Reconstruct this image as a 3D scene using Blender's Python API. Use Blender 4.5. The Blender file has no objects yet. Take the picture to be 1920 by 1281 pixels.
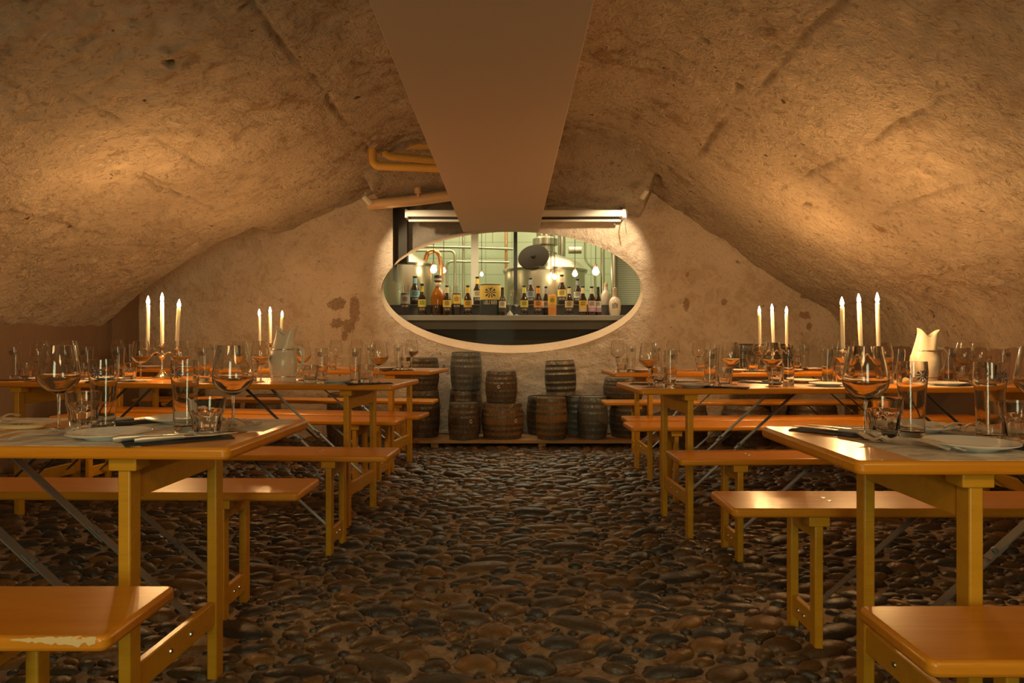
import bpy, bmesh, math, random
import numpy as np
from mathutils import Vector, Matrix
random.seed(7); RNG = np.random.default_rng(11)
PI = math.pi
S = bpy.context.scene
COL = S.collection
F, HY, CX, CH = 1280.0, 632.0, 960.0, 1.03          # focal length, horizon row, centre column, eye height

# ------------------------------------------------------------------ camera
cam = bpy.data.objects.new('camera', bpy.data.cameras.new('camera')); COL.objects.link(cam)
cam.location = (0, 0, CH); cam.rotation_euler = (PI/2, 0, 0)
cam.data.sensor_width = 36; cam.data.lens = F/1920*36; cam.data.shift_y = (HY-640.5)/1920
cam.data.clip_start = 0.05
S.camera = cam
S.view_settings.view_transform = 'Standard'; S.view_settings.look = 'None'
S.view_settings.gamma = 1.0; S.view_settings.exposure = 0.95
S.view_settings.use_curve_mapping = False
cy = S.cycles
cy.use_adaptive_sampling = True; cy.adaptive_threshold = .02
cy.max_bounces = 9; cy.diffuse_bounces = 4; cy.glossy_bounces = 4; cy.transmission_bounces = 8
cy.transparent_max_bounces = 32; cy.caustics_reflective = False; cy.caustics_refractive = False
cy.use_denoising = True; cy.sample_clamp_indirect = 4.0
W = bpy.data.worlds.new('world'); S.world = W; W.use_nodes = True
W.node_tree.nodes['Background'].inputs[0].default_value = (1.0, .62, .34, 1)
W.node_tree.nodes['Background'].inputs[1].default_value = 0.0

def at(px, py, Y):
    return Vector(((px-CX)*Y/F, Y, CH+(HY-py)*Y/F))

# ------------------------------------------------------------------ materials
class NT:
    def __init__(s, name):
        s.m = bpy.data.materials.new(name); s.m.use_nodes = True
        s.t = s.m.node_tree; s.n = s.t.nodes; s.n.clear()
        s.out = s.n.new('ShaderNodeOutputMaterial')
    def node(s, kind, **kw):
        n = s.n.new(kind)
        for k, v in kw.items():
            if k in n.inputs.keys() if not k.isdigit() else False: n.inputs[k].default_value = v
            else: setattr(n, k, v)
        return n
    def link(s, a, b): s.t.links.new(a, b)
    def bsdf(s, col=(.8, .8, .8), rough=.5, metal=0, **kw):
        b = s.n.new('ShaderNodeBsdfPrincipled')
        b.inputs['Base Color'].default_value = (*col, 1); b.inputs['Roughness'].default_value = rough
        b.inputs['Metallic'].default_value = metal
        for k, v in kw.items(): b.inputs[k.replace('_', ' ')].default_value = v
        s.link(b.outputs[0], s.out.inputs[0]); return b
    def coord(s, which='Object', scale=(1, 1, 1), rot=(0, 0, 0)):
        tc = s.n.new('ShaderNodeTexCoord'); mp = s.n.new('ShaderNodeMapping')
        mp.inputs['Scale'].default_value = scale; mp.inputs['Rotation'].default_value = rot
        s.link(tc.outputs[which], mp.inputs[0]); return mp.outputs[0]
    def noise(s, vec, scale, detail=4, rough=.55, dist=0):
        n = s.n.new('ShaderNodeTexNoise'); s.link(vec, n.inputs['Vector'])
        n.inputs['Scale'].default_value = scale; n.inputs['Detail'].default_value = detail
        n.inputs['Roughness'].default_value = rough; n.inputs['Distortion'].default_value = dist
        return n.outputs['Fac']
    def ramp(s, fac, stops):
        r = s.n.new('ShaderNodeValToRGB'); s.link(fac, r.inputs[0])
        e = r.color_ramp.elements
        while len(e) < len(stops): e.new(.5)
        for x, (p, c) in zip(e, stops):
            x.position = p; x.color = (*c, 1) if len(c) == 3 else c
        return r.outputs[0]
    def mix(s, fac, a, b, mode='MIX'):
        m = s.n.new('ShaderNodeMix'); m.data_type = 'RGBA'; m.blend_type = mode
        for i, v in ((0, fac), (6, a), (7, b)):
            if isinstance(v, (int, float)): m.inputs[i].default_value = v
            elif isinstance(v, tuple): m.inputs[i].default_value = (*v, 1)
            else: s.link(v, m.inputs[i])
        return m.outputs[2]
    def bump(s, b, h, strength=.3, dist=.01):
        n = s.n.new('ShaderNodeBump'); s.link(h, n.inputs['Height'])
        n.inputs['Strength'].default_value = strength; n.inputs['Distance'].default_value = dist
        s.link(n.outputs[0], b.inputs['Normal'])
    def math(s, op, a, b=0.0):
        m = s.n.new('ShaderNodeMath'); m.operation = op
        for i, v in enumerate((a, b)):
            if isinstance(v, (int, float)): m.inputs[i].default_value = v
            else: s.link(v, m.inputs[i])
        return m.outputs[0]

def simple(name, col, rough=.5, metal=0, **kw):
    t = NT(name); t.bsdf(col, rough, metal, **kw); return t.m

def plaster(name, base, stain, rust, spots=1.0, bumps=.6, blobs=(), soot_shade=False):
    t = NT(name); v = t.coord('Object'); b = t.bsdf(base, .93, Specular_IOR_Level=.15)
    n1 = t.noise(v, 1.5, 6, .62); n2 = t.noise(v, 7.5, 8, .7, .5); n3 = t.noise(v, 42, 6, .65); n4 = t.noise(v, 20, 5, .6, 1.2)
    c = t.mix(t.ramp(n1, [(.35, (0, 0, 0)), (.68, (1, 1, 1))]), base, tuple(x*.84 for x in base))
    patch = t.math('MULTIPLY', t.ramp(n1, [(.46, (0, 0, 0)), (.58, (1, 1, 1))]), t.ramp(n2, [(.48, (0, 0, 0)), (.56, (1, 1, 1))]))
    if soot_shade:        # stains and dirt at the crown; darker base there also paints in weaker light
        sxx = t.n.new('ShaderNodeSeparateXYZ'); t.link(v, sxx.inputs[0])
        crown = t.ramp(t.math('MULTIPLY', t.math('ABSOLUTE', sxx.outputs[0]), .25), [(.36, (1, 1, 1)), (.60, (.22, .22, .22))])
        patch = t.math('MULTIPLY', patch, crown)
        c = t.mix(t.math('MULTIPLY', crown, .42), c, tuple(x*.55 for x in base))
    c = t.mix(t.math('MULTIPLY', patch, .82*spots), c, stain)
    c = t.mix(t.math('MULTIPLY', t.ramp(n4, [(.54, (0, 0, 0)), (.66, (1, 1, 1))]), .55*spots), c, tuple(x*.8 for x in stain))
    nr = t.noise(v, 3.3, 6, .7, .3)
    c = t.mix(t.ramp(nr, [(.66, (0, 0, 0)), (.70, (spots, spots, spots))]), c, rust)
    pits = t.noise(v, 13, 3, .5)
    c = t.mix(t.ramp(pits, [(.71, (0, 0, 0)), (.74, (spots*.9,)*3)]), c, tuple(x*.35 for x in stain))
    if soot_shade:
        a = t.n.new('ShaderNodeAttribute'); a.attribute_name = 'soot_shade'
        c = t.mix(t.math('MULTIPLY', a.outputs['Fac'], .75), c, tuple(x*.45 for x in stain))
    if blobs:
        sx = t.n.new('ShaderNodeSeparateXYZ'); t.link(v, sx.inputs[0])
        wob = t.math('ADD', t.math('MULTIPLY', t.math('SUBTRACT', t.noise(v, 8, 6, .75, .8), .5), 2.8), t.math('MULTIPLY', t.math('SUBTRACT', t.noise(v, 34, 4, .7), .5), 1.6))
        tot = None
        for (bx, bz, rx, rz) in blobs:
            ddx = t.math('DIVIDE', t.math('SUBTRACT', sx.outputs[0], bx), rx); ddz = t.math('DIVIDE', t.math('SUBTRACT', sx.outputs[2], bz), rz)
            d = t.math('SQRT', t.math('ADD', t.math('MULTIPLY', ddx, ddx), t.math('MULTIPLY', ddz, ddz)))
            k = t.math('LESS_THAN', t.math('ADD', d, wob), 1.0)
            tot = k if tot is None else t.math('MAXIMUM', tot, k)
        c = t.mix(t.math('MULTIPLY', tot, .7), c, t.mix(t.ramp(n3, [(.4, (0, 0, 0)), (.6, (1, 1, 1))]), rust, tuple(x*.55 for x in rust)))
    t.link(c, b.inputs['Base Color'])
    h = t.math('ADD', t.math('ADD', t.math('MULTIPLY', n2, 1.7), t.math('MULTIPLY', n4, .8)), t.math('MULTIPLY', n3, .5))
    t.bump(b, h, bumps, .05)
    return t.m

M = {}
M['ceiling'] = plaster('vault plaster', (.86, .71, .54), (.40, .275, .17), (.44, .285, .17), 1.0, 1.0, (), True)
M['backwall'] = plaster('end wall plaster', (.78, .64, .50), (.54, .39, .26), (.34, .18, .09), .75, .6,
    ((-1.78, 1.36, .09, .06), (-1.60, 1.28, .055, .14), (-1.66, 1.14, .07, .06), (-1.78, 1.17, .06, .05), (1.77, 1.36, .035, .06), (3.0, 1.47, .06, .05), (-1.70, 1.05, .03, .05), (2.98, 1.25, .05, .03), (3.02, 1.14, .03, .04), (2.16, 1.38, .03, .03), (-1.0, 1.86, .02, .02)))
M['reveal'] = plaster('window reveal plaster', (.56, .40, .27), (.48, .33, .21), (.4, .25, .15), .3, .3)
M['sidewall'] = plaster('brown painted wall', (.235, .155, .105), (.21, .14, .095), (.18, .12, .08), .25, .15)
M['duct'] = simple('painted duct board', (.58, .46, .36), .7)

def wood(name, a, b_, dark, rough=.3, coat=.35):
    t = NT(name); v = t.coord('Object', (1.2, 14, 14)); b = t.bsdf(a, rough, Coat_Weight=coat, Coat_Roughness=.16, Specular_IOR_Level=.38)
    n = t.noise(v, 2.2, 6, .6, .6)
    c = t.mix(t.ramp(n, [(.30, (0, 0, 0)), (.70, (1, 1, 1))]), a, b_)
    n2 = t.noise(t.coord('Object', (3, 60, 60)), 3, 4, .6)
    c = t.mix(t.ramp(n2, [(.60, (0, 0, 0)), (.75, (.6, .6, .6))]), c, dark)
    t.link(c, b.inputs['Base Color'])
    sc = t.noise(t.coord('Object'), 60, 3, .5)
    t.bump(b, sc, .04, .002)
    return t.m
M['wood'] = wood('varnished table wood', (.68, .27, .016), (.58, .21, .010), (.43, .13, .008), .30, .16)
M['legwood'] = wood('varnished frame wood', (.62, .315, .020), (.53, .255, .014), (.38, .17, .010), .38, .16)
M['worn'] = simple('bare worn wood', (.66, .48, .24), .75)
M['strap'] = simple('galvanised steel strap', (.24, .24, .24), .5, .7)
M['bolt'] = simple('steel bolt', (.6, .58, .54), .3, 1)
M['silver'] = simple('silver plate', (.80, .74, .62), .2, 1)
M['steel'] = simple('cutlery steel', (.86, .80, .70), .34, .8)
M['pot'] = simple('stainless kettle', (.46, .42, .34), .30, 1)
M['darkcopper'] = simple('dull copper', (.022, .011, .006), .5, 0, Specular_IOR_Level=.12)
M['copper'] = simple('copper', (.75, .36, .18), .25, 1)
M['napkin'] = simple('charcoal napkin cloth', (.022, .024, .032), .9)
M['china'] = simple('white china', (.80, .80, .78), .16)
M['jug'] = simple('cream glazed jug', (.80, .72, .57), .22)
M['wax'] = simple('candle wax', (.96, .90, .76), .5, Subsurface_Weight=.5, Subsurface_Scale=.03, Subsurface_Radius=(1, .85, .55))
M['wick'] = simple('burnt wick', (.03, .02, .02), .9)
M['white'] = simple('white enamel', (.66, .62, .54), .4)
M['blackcloth'] = simple('black blind cloth', (.02, .02, .02), .9)
M['yellowpipe'] = simple('yellow painted pipe', (.66, .36, .06), .45)
M['creampipe'] = simple('cream painted pipe', (.66, .44, .24), .4)
M['recess_dark'] = simple('dark recess face', (.055, .045, .035), .8)
M['concrete'] = plaster('grey concrete', (.30, .26, .21), (.20, .17, .14), (.2, .15, .1), .4, .4)
M['counter'] = simple('grey counter top', (.26, .25, .25), .45)
M['cabinet'] = simple('dark cabinet front', (.065, .055, .05), .6)
M['black'] = simple('matt black', (.02, .02, .022), .6)
M['greytrim'] = simple('grey skirting', (.12, .14, .14), .7)
M['crown'] = simple('bottle crown cap', (.05, .045, .04), .4, .3)
M['mark'] = simple('dark printed mark', (.035, .04, .055), .6)
M['marksilver'] = simple('silver printed mark', (.62, .62, .62), .35, .6)
M['letters'] = simple('pale printed lettering', (.66, .60, .52), .7)

def emis(name, col, st):
    t = NT(name); e = t.n.new('ShaderNodeEmission'); e.inputs[0].default_value = (*col, 1); e.inputs[1].default_value = st
    t.link(e.outputs[0], t.out.inputs[0]); return t.m
M['flame'] = emis('candle flame', (1, .72, .34), 60)
M['bulb'] = emis('glowing bulb', (1, .74, .38), 14)
M['tealight'] = emis('small lamp glow', (1, .66, .32), 5)

def thin_glass(name, tint=(.985, .98, .97), edge=(.74, .70, .64), rough=.03, gain=1.0, f0=.065):
    """A thin sheet: straight-through light, Schlick reflection, darker where the wall is seen edge-on."""
    t = NT(name)
    lw = t.n.new('ShaderNodeLayerWeight'); lw.inputs['Blend'].default_value = .5
    fac = lw.outputs['Facing']
    tr = t.n.new('ShaderNodeBsdfTransparent')
    t.link(t.mix(t.math('POWER', fac, 4.0), tint, edge), tr.inputs[0])
    gl = t.n.new('ShaderNodeBsdfGlossy'); gl.inputs['Roughness'].default_value = rough
    sch = t.math('ADD', t.math('MULTIPLY', t.math('POWER', fac, 5.0), 1-f0), f0)
    mx = t.n.new('ShaderNodeMixShader')
    t.link(t.math('MULTIPLY', sch, gain), mx.inputs[0]); t.link(tr.outputs[0], mx.inputs[1]); t.link(gl.outputs[0], mx.inputs[2])
    t.link(mx.outputs[0], t.out.inputs[0]); return t.m
M['glass'] = thin_glass('clear thin glass')
M['pane'] = thin_glass('window pane', (.95, .95, .91), (.8, .8, .75), 0, .02, .04)
def solid_glass(name, tint=(.96, .95, .92)):
    t = NT(name)
    b = t.bsdf(tint, .02, 0, Transmission_Weight=1.0, IOR=1.45); return t.m
M['thick'] = solid_glass('thick clear glass')
M['amber'] = simple('amber bottle glass', (.035, .016, .006), .08, Coat_Weight=.5)
M['amberlit'] = simple('lit amber glass', (.40, .13, .015), .08, Transmission_Weight=.35)  # upper flagon glass; light shining through is put into the colour
M['clearbottle'] = simple('frosted pale glass', (.62, .50, .40), .2)

def barrel_wood():
    t = NT('oak barrel staves'); v = t.coord('Object', (20, 20, 2.2)); b = t.bsdf((.2, .1, .04), .62)
    oi = t.n.new('ShaderNodeObjectInfo')
    n = t.noise(v, 1.6, 5, .6)
    a = t.ramp(n, [(.25, (.05, .02, .006)), (.5, (.125, .052, .013)), (.75, (.21, .092, .022))])
    a2 = t.ramp(n, [(.25, (.028, .02, .012)), (.5, (.065, .045, .022)), (.75, (.10, .068, .03))])
    c = t.mix(oi.outputs['Random'], a, a2)
    tc = t.n.new('ShaderNodeTexCoord'); sx = t.n.new('ShaderNodeSeparateXYZ'); t.link(tc.outputs['Object'], sx.inputs[0])
    ang = t.math('ARCTAN2', sx.outputs[1], sx.outputs[0])
    fr = t.math('FRACT', t.math('MULTIPLY', ang, 22/(2*PI)))
    seam = t.math('LESS_THAN', fr, .06)
    c = t.mix(t.math('MULTIPLY', seam, .75), c, (.02, .012, .006))
    t.link(c, b.inputs['Base Color']); t.bump(b, t.math('SUBTRACT', n, seam), .5, .006)
    return t.m
M['barrel'] = barrel_wood()
def iron():
    t = NT('barrel hoop iron'); v = t.coord('Object'); b = t.bsdf((.2, .2, .2), .42, .55)
    n = t.noise(v, 14, 5, .65)
    t.link(t.ramp(n, [(.35, (.23, .215, .18)), (.52, (.13, .115, .09)), (.70, (.09, .045, .022))]), b.inputs['Base Color'])
    t.link(t.ramp(n, [(.3, (.3, .3, .3)), (.7, (.7, .7, .7))]), b.inputs['Roughness']); return t.m
M['hoop'] = iron()
M['redmark'] = simple('red stencil paint', (.30, .03, .02), .7)
M['whitemark'] = simple('white stencil paint', (.62, .55, .45), .7)
M['plank'] = wood('rough platform plank', (.42, .24, .10), (.34, .18, .07), (.22, .11, .04), .65, 0)

def mat_paper():
    t = NT('printed paper mat'); b = t.bsdf((.7, .66, .6), .85)
    v = t.coord('Object', (1, 1, 1))
    lines = t.noise(t.coord('Object', (9, 130, 1)), 1.0, 3, .7)
    blocks = t.noise(t.coord('Object', (14, 22, 1)), 1.0, 2, .5)
    k = t.math('MULTIPLY', t.ramp(lines, [(.47, (0, 0, 0)), (.53, (1, 1, 1))]), t.ramp(blocks, [(.42, (0, 0, 0)), (.50, (1, 1, 1))]))
    t.link(t.mix(t.math('MULTIPLY', k, .5), (.82, .71, .60), (.16, .15, .16)), b.inputs['Base Color']); return t.m
M['paper'] = mat_paper()
def green_tile():
    t = NT('green tiled wall'); b = t.bsdf((.3, .4, .3), .35)
    br = t.n.new('ShaderNodeTexBrick'); t.link(t.coord('Object', (1, 1, 1), (PI/2, 0, 0)), br.inputs[0])
    br.inputs['Scale'].default_value = 2.2; br.offset = 0; br.inputs['Mortar Size'].default_value = .012
    br.inputs['Color1'].default_value = (.38, .43, .30, 1); br.inputs['Color2'].default_value = (.42, .47, .33, 1); br.inputs['Mortar'].default_value = (.24, .28, .20, 1)
    br.inputs['Brick Width'].default_value = .9; br.inputs['Row Height'].default_value = .55
    t.link(br.outputs[0], b.inputs['Base Color']); return t.m
M['tile'] = green_tile()
def slats():
    t = NT('ribbed pale wall'); b = t.bsdf((.5, .5, .4), .5)
    w = t.n.new('ShaderNodeTexWave'); t.link(t.coord('Object'), w.inputs[0]); w.bands_direction = 'Z'; w.inputs['Scale'].default_value = 12
    t.link(t.ramp(w.outputs[1], [(.2, (.42, .44, .34)), (.7, (.66, .68, .54))]), b.inputs['Base Color']); return t.m
M['slats'] = slats()
def stone_mat():
    t = NT('river cobbles'); b = t.bsdf((.1, .07, .04), .34, Specular_IOR_Level=.6)
    at_ = t.n.new('ShaderNodeAttribute'); at_.attribute_name = 'stone'
    v = t.coord('Object'); n = t.noise(v, 26, 5, .6)
    c = t.mix(t.ramp(n, [(.35, (0, 0, 0)), (.7, (.55, .55, .55))]), at_.outputs['Color'], (.03, .022, .014))
    t.link(c, b.inputs['Base Color'])
    t.link(t.ramp(n, [(.3, (.26, .26, .26)), (.7, (.55, .55, .55))]), b.inputs['Roughness'])
    t.bump(b, t.noise(v, 55, 5, .65), .5, .008); return t.m
M['stone'] = stone_mat()
def mortar_mat():
    t = NT('gritty mortar'); b = t.bsdf((.12, .09, .06), .9)
    v = t.coord('Object'); n = t.noise(v, 30, 6, .7)
    t.link(t.ramp(n, [(.3, (.18, .125, .078)), (.7, (.42, .32, .225))]), b.inputs['Base Color'])
    t.bump(b, n, .8, .015); return t.m
M['mortar'] = mortar_mat()
LABELS = {k: simple(k+' bottle label', c, .6) for k, c in dict(
    yellow=(.72, .50, .10), lime=(.62, .56, .10), blue=(.22, .40, .45), cream=(.66, .55, .36), gold=(.70, .42, .05), white=(.62, .58, .52),
    orange=(.68, .26, .06), tan=(.56, .40, .22), grey=(.36, .34, .33), slate=(.22, .25, .30), purple=(.44, .24, .38), pink=(.62, .45, .46), dark=(.04, .03, .03)).items()}

# ------------------------------------------------------------------ mesh building
class MB:
    def __init__(s): s.v = []; s.f = []; s.mi = []
    def add(s, vs, fs, mi=0):
        o = len(s.v); s.v += [tuple(p) for p in vs]; s.f += [tuple(i+o for i in f) for f in fs]; s.mi += [mi]*len(fs); return s
    def box(s, a, b, mi=0, mat=None):
        x0, y0, z0 = a; x1, y1, z1 = b
        vs = [(x0, y0, z0), (x1, y0, z0), (x1, y1, z0), (x0, y1, z0), (x0, y0, z1), (x1, y0, z1), (x1, y1, z1), (x0, y1, z1)]
        if mat: vs = [tuple(mat @ Vector(p)) for p in vs]
        return s.add(vs, [(0, 3, 2, 1), (4, 5, 6, 7), (0, 1, 5, 4), (1, 2, 6, 5), (2, 3, 7, 6), (3, 0, 4, 7)], mi)
    def lathe(s, prof, seg=24, c=(0, 0, 0), mi=0, close=False, facet=None):
        vs = []; n = len(prof)
        for r, z in prof:
            for k in range(seg):
                a = 2*PI*k/seg; rr = r*(facet(k, seg, z) if facet else 1)
                vs.append((c[0]+rr*math.cos(a), c[1]+rr*math.sin(a), c[2]+z))
        fs = [(i*seg+k, i*seg+(k+1) % seg, (i+1)*seg+(k+1) % seg, (i+1)*seg+k) for i in range(n-1) for k in range(seg)]
        if close: fs += [((n-1)*seg+k, (n-1)*seg+(k+1) % seg, (k+1) % seg, k) for k in range(seg)]
        else:
            if prof[0][0] > 1e-5: fs.append(tuple(range(seg-1, -1, -1)))
            if prof[-1][0] > 1e-5: fs.append(tuple((n-1)*seg+k for k in range(seg)))
        return s.add(vs, fs, mi)
    def tube(s, path, r, seg=10, mi=0, squash=None):
        P = [Vector(p) for p in path]; n = len(P); R = r if isinstance(r, (list, tuple)) else [r]*n
        vs = []; up = None
        for i, p in enumerate(P):
            d = (P[min(i+1, n-1)]-P[max(i-1, 0)]).normalized()
            if up is None: up = Vector((0, 0, 1)) if abs(d.z) < .9 else Vector((1, 0, 0))
            u = (up-d*up.dot(d)).normalized(); w = d.cross(u); up = u
            for k in range(seg):
                a = 2*PI*k/seg; vs.append(p+(u*math.cos(a)+w*math.sin(a)*(squash or 1))*R[i])
        fs = [(i*seg+k, i*seg+(k+1) % seg, (i+1)*seg+(k+1) % seg, (i+1)*seg+k) for i in range(n-1) for k in range(seg)]
        fs += [tuple(range(seg-1, -1, -1)), tuple((n-1)*seg+k for k in range(seg))]
        return s.add(vs, fs, mi)
    def prism(s, poly, axis, lo, hi, mi=0):
        n = len(poly)
        def P(a, b, t): return {'x': (t, a, b), 'y': (a, t, b), 'z': (a, b, t)}[axis]
        vs = [P(a, b, lo) for a, b in poly]+[P(a, b, hi) for a, b in poly]
        fs = [tuple(range(n))[::-1], tuple(range(n, 2*n))]+[(i, (i+1) % n, n+(i+1) % n, n+i) for i in range(n)]
        return s.add(vs, fs, mi)
    def mesh(s, name, smooth=40):
        me = bpy.data.meshes.new(name); me.from_pydata(s.v, [], s.f)
        me.polygons.foreach_set('material_index', s.mi)
        bm = bmesh.new(); bm.from_mesh(me); bmesh.ops.recalc_face_normals(bm, faces=bm.faces); bm.to_mesh(me); bm.free()
        if smooth:
            me.polygons.foreach_set('use_smooth', [True]*len(me.polygons)); me.set_sharp_from_angle(angle=math.radians(smooth))
        me.update(); return me
    def build(s, name, mats, parent=None, smooth=40, bevel=0, bseg=2):
        me = s.mesh(name, smooth)
        for m in (mats if isinstance(mats, (list, tuple)) else [mats]): me.materials.append(m)
        o = bpy.data.objects.new(name, me); COL.objects.link(o)
        if parent: o.parent = parent
        if bevel:
            b = o.modifiers.new('bevel', 'BEVEL'); b.width = bevel; b.segments = bseg; b.limit_method = 'ANGLE'; b.angle_limit = math.radians(50)
        return o

def tag(o, label, cat, group=None):
    o['label'] = label; o['category'] = cat
    if group: o['group'] = group
    return o
def thing(name, label, cat, loc=(0, 0, 0), rz=0, group=None):
    o = bpy.data.objects.new(name, None); COL.objects.link(o); o.location = loc; o.rotation_euler = (0, 0, rz)
    o.empty_display_size = .05
    return tag(o, label, cat, group)
def struct(o, label=None):
    o['kind'] = 'structure'
    if label: o['label'] = label
    return o
KIDS = {}
def copy_tree(o):
    c = o.copy(); COL.objects.link(c)
    for ch in o.children:
        d = copy_tree(ch); d.parent = c
    return c
PROTO = {}
def place(key, maker, loc, rz, label, group=None, scale=None):
    if key not in PROTO:
        o = maker(); PROTO[key] = o
    else: o = copy_tree(PROTO[key])
    o.location = loc; o.rotation_euler = (0, 0, rz); o['label'] = label
    if group: o['group'] = group
    if scale: o.scale = scale if isinstance(scale, tuple) else (scale,)*3
    return o

# ------------------------------------------------------------------ numpy noise
def vnoise(x, y, seed):
    xi = np.floor(x).astype(np.int64); yi = np.floor(y).astype(np.int64); xf = x-xi; yf = y-yi
    def h(a, b):
        n = (a*374761393+b*668265263+seed*1442695041) & 0xFFFFFFFF
        n = ((n ^ (n >> 13))*1274126177) & 0xFFFFFFFF
        return ((n ^ (n >> 16)) & 0xFFFF)/65535.0
    u = xf*xf*(3-2*xf); v = yf*yf*(3-2*yf)
    return (h(xi, yi)*(1-u)+h(xi+1, yi)*u)*(1-v)+(h(xi, yi+1)*(1-u)+h(xi+1, yi+1)*u)*v
def fbm(x, y, seed, octv=4, gain=.5):
    t = 0; a = 1; s = 0
    for k in range(octv):
        t = t+a*(vnoise(x*2**k, y*2**k, seed+k*17)-.5); s += a; a *= gain
    return t/s
def sm(x): x = np.clip(x, 0, 1); return x*x*(3-2*x)

XL, XR, YW, YB = -3.8, 3.4, 6.95, -2.4
VP = np.array([(-3.95, 1.0), (-3.8, 1.12), (-3.58, 1.34), (-3.13, 1.66), (-2.78, 1.87), (-2.35, 2.06), (-1.9, 2.25), (-1.46, 2.46), (-.9, 2.72), (-.3, 2.88), (.3, 2.89),
               (.9, 2.77), (1.385, 2.53), (1.85, 2.20), (2.23, 1.95), (2.39, 1.83), (2.82, 1.55), (3.26, 1.28), (3.4, .95), (3.5, .7)])
def vault(x):
    d = np.linspace(-3.95, 3.5, 746); z = np.interp(d, VP[:, 0], VP[:, 1])
    k = np.hanning(25); k /= k.sum(); zs = np.convolve(np.pad(z, 12, 'edge'), k, 'valid')
    return np.interp(x, d, zs)

def grid_mesh(name, P, mat, parent=None):
    ny, nx = P.shape[:2]
    idx = np.arange(nx*ny).reshape(ny, nx)
    f = np.stack([idx[:-1, :-1], idx[:-1, 1:], idx[1:, 1:], idx[1:, :-1]], -1).reshape(-1, 4)
    me = bpy.data.meshes.new(name); me.from_pydata(P.reshape(-1, 3).tolist(), [], f.tolist())
    me.polygons.foreach_set('use_smooth', [True]*len(me.polygons)); me.materials.append(mat); me.update()
    o = bpy.data.objects.new(name, me); COL.objects.link(o)
    return o

# ------------------------------------------------------------------ the setting
def build_ceiling():
    xs = np.linspace(XL-.02, XR+.02, 620); ys = np.concatenate([np.linspace(YB, 1.2, 45)[:-1], np.linspace(1.2, 7.02, 540)])
    X, Y = np.meshgrid(xs, ys)
    Z = vault(X)
    Z = Z+.10*fbm(X*.7, Y*.55, 3, 3)*sm((X-XL)/.5)*sm((XR-X)/.5)
    rough = .5+fbm(X*.8, Y*.8, 91, 2)*1.6
    Z = Z+.10*np.clip(rough, .3, 1.4)*fbm(X*4.5, Y*4.5, 21, 6, .66)+.022*np.clip(rough, .1, 1.2)*fbm(X*15+3*fbm(X*6, Y*6, 4, 2), Y*15, 61, 3, .6)
    lump = fbm(X*5.5+2*fbm(X*3, Y*3, 8, 2), Y*5.5, 55, 4)
    Z = Z+.02*np.clip(np.abs(lump)*5-.3, 0, .8)*sm(rough*1.5-.3)
    pit = vnoise(X*7.3, Y*7.3, 77); Z = Z+.035*sm((pit-.94)/.05)
    SOOT = np.zeros_like(X)
    def groove(x0, y0, y1, w=.013, dep=.02):
        nonlocal SOOT
        wob = .07*fbm(Y*1.5, Y*0+x0*7, 5, 4, .6)
        k = np.exp(-((X-x0-wob)/w)**2)*sm((Y-y0)/.2)*sm((y1-Y)/.3)*np.clip(.55+3.4*fbm(Y*2.6+X*.8, Y*0+x0*3, 9, 4), 0, 1)*np.clip(.9+1.6*fbm(X*14, Y*14, 13, 2), .2, 1)
        SOOT = np.maximum(SOOT, k*.8)
        return dep*k
    Z = Z+groove(-2.08, 2.2, 4.9, .016, .03)+groove(-2.42, 3.9, 6.2, .016, .026)+groove(-2.36, 3.9, 4.9, .012, .02)+groove(-1.2, 2.5, 5.9, .015, .022)
    Z = Z+groove(2.0, 2.6, 5.2, .016, .024)+groove(2.42, 3.2, 5.0, .016, .026)+groove(1.45, 2.4, 5.6, .016, .022)+groove(-3.0, 3.0, 6.0, .016, .02)
    # lunette behind the vault's left end
    jag = .05*fbm(X*6, X*0, 31, 3)
    Z = Z+.55*sm((Y-6.34-jag)/.07)*sm((-2.35-X)/.55)
    # lowered soffit over the niche
    lf = sm((-X-.1)/.3)
    tgt = 2.36+.27*(6.95-Y)/.6*(1-lf)+lf*.14-.16*np.abs(X/1.4)**3+.05*fbm(X*3, Y*3, 40, 4)+np.maximum(0, np.abs(X)-1.3)*2.5
    w = sm((Y-6.22-.12*fbm(X*1.6, X*0, 60, 3))/.14)
    Z = np.where(np.abs(X) < 2, Z+(np.minimum(Z, tgt)-Z)*w, Z)
    P = np.stack([X, Y, Z], -1)
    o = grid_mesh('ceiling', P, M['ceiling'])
    at_ = o.data.attributes.new('soot_shade', 'FLOAT', 'POINT'); at_.data.foreach_set('value', np.clip(SOOT+.95*sm((pit-.965)/.025), 0, 1).astype(np.float32).ravel())
    return struct(o, 'rough plastered barrel vault lit by the candles')
build_ceiling()

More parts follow.
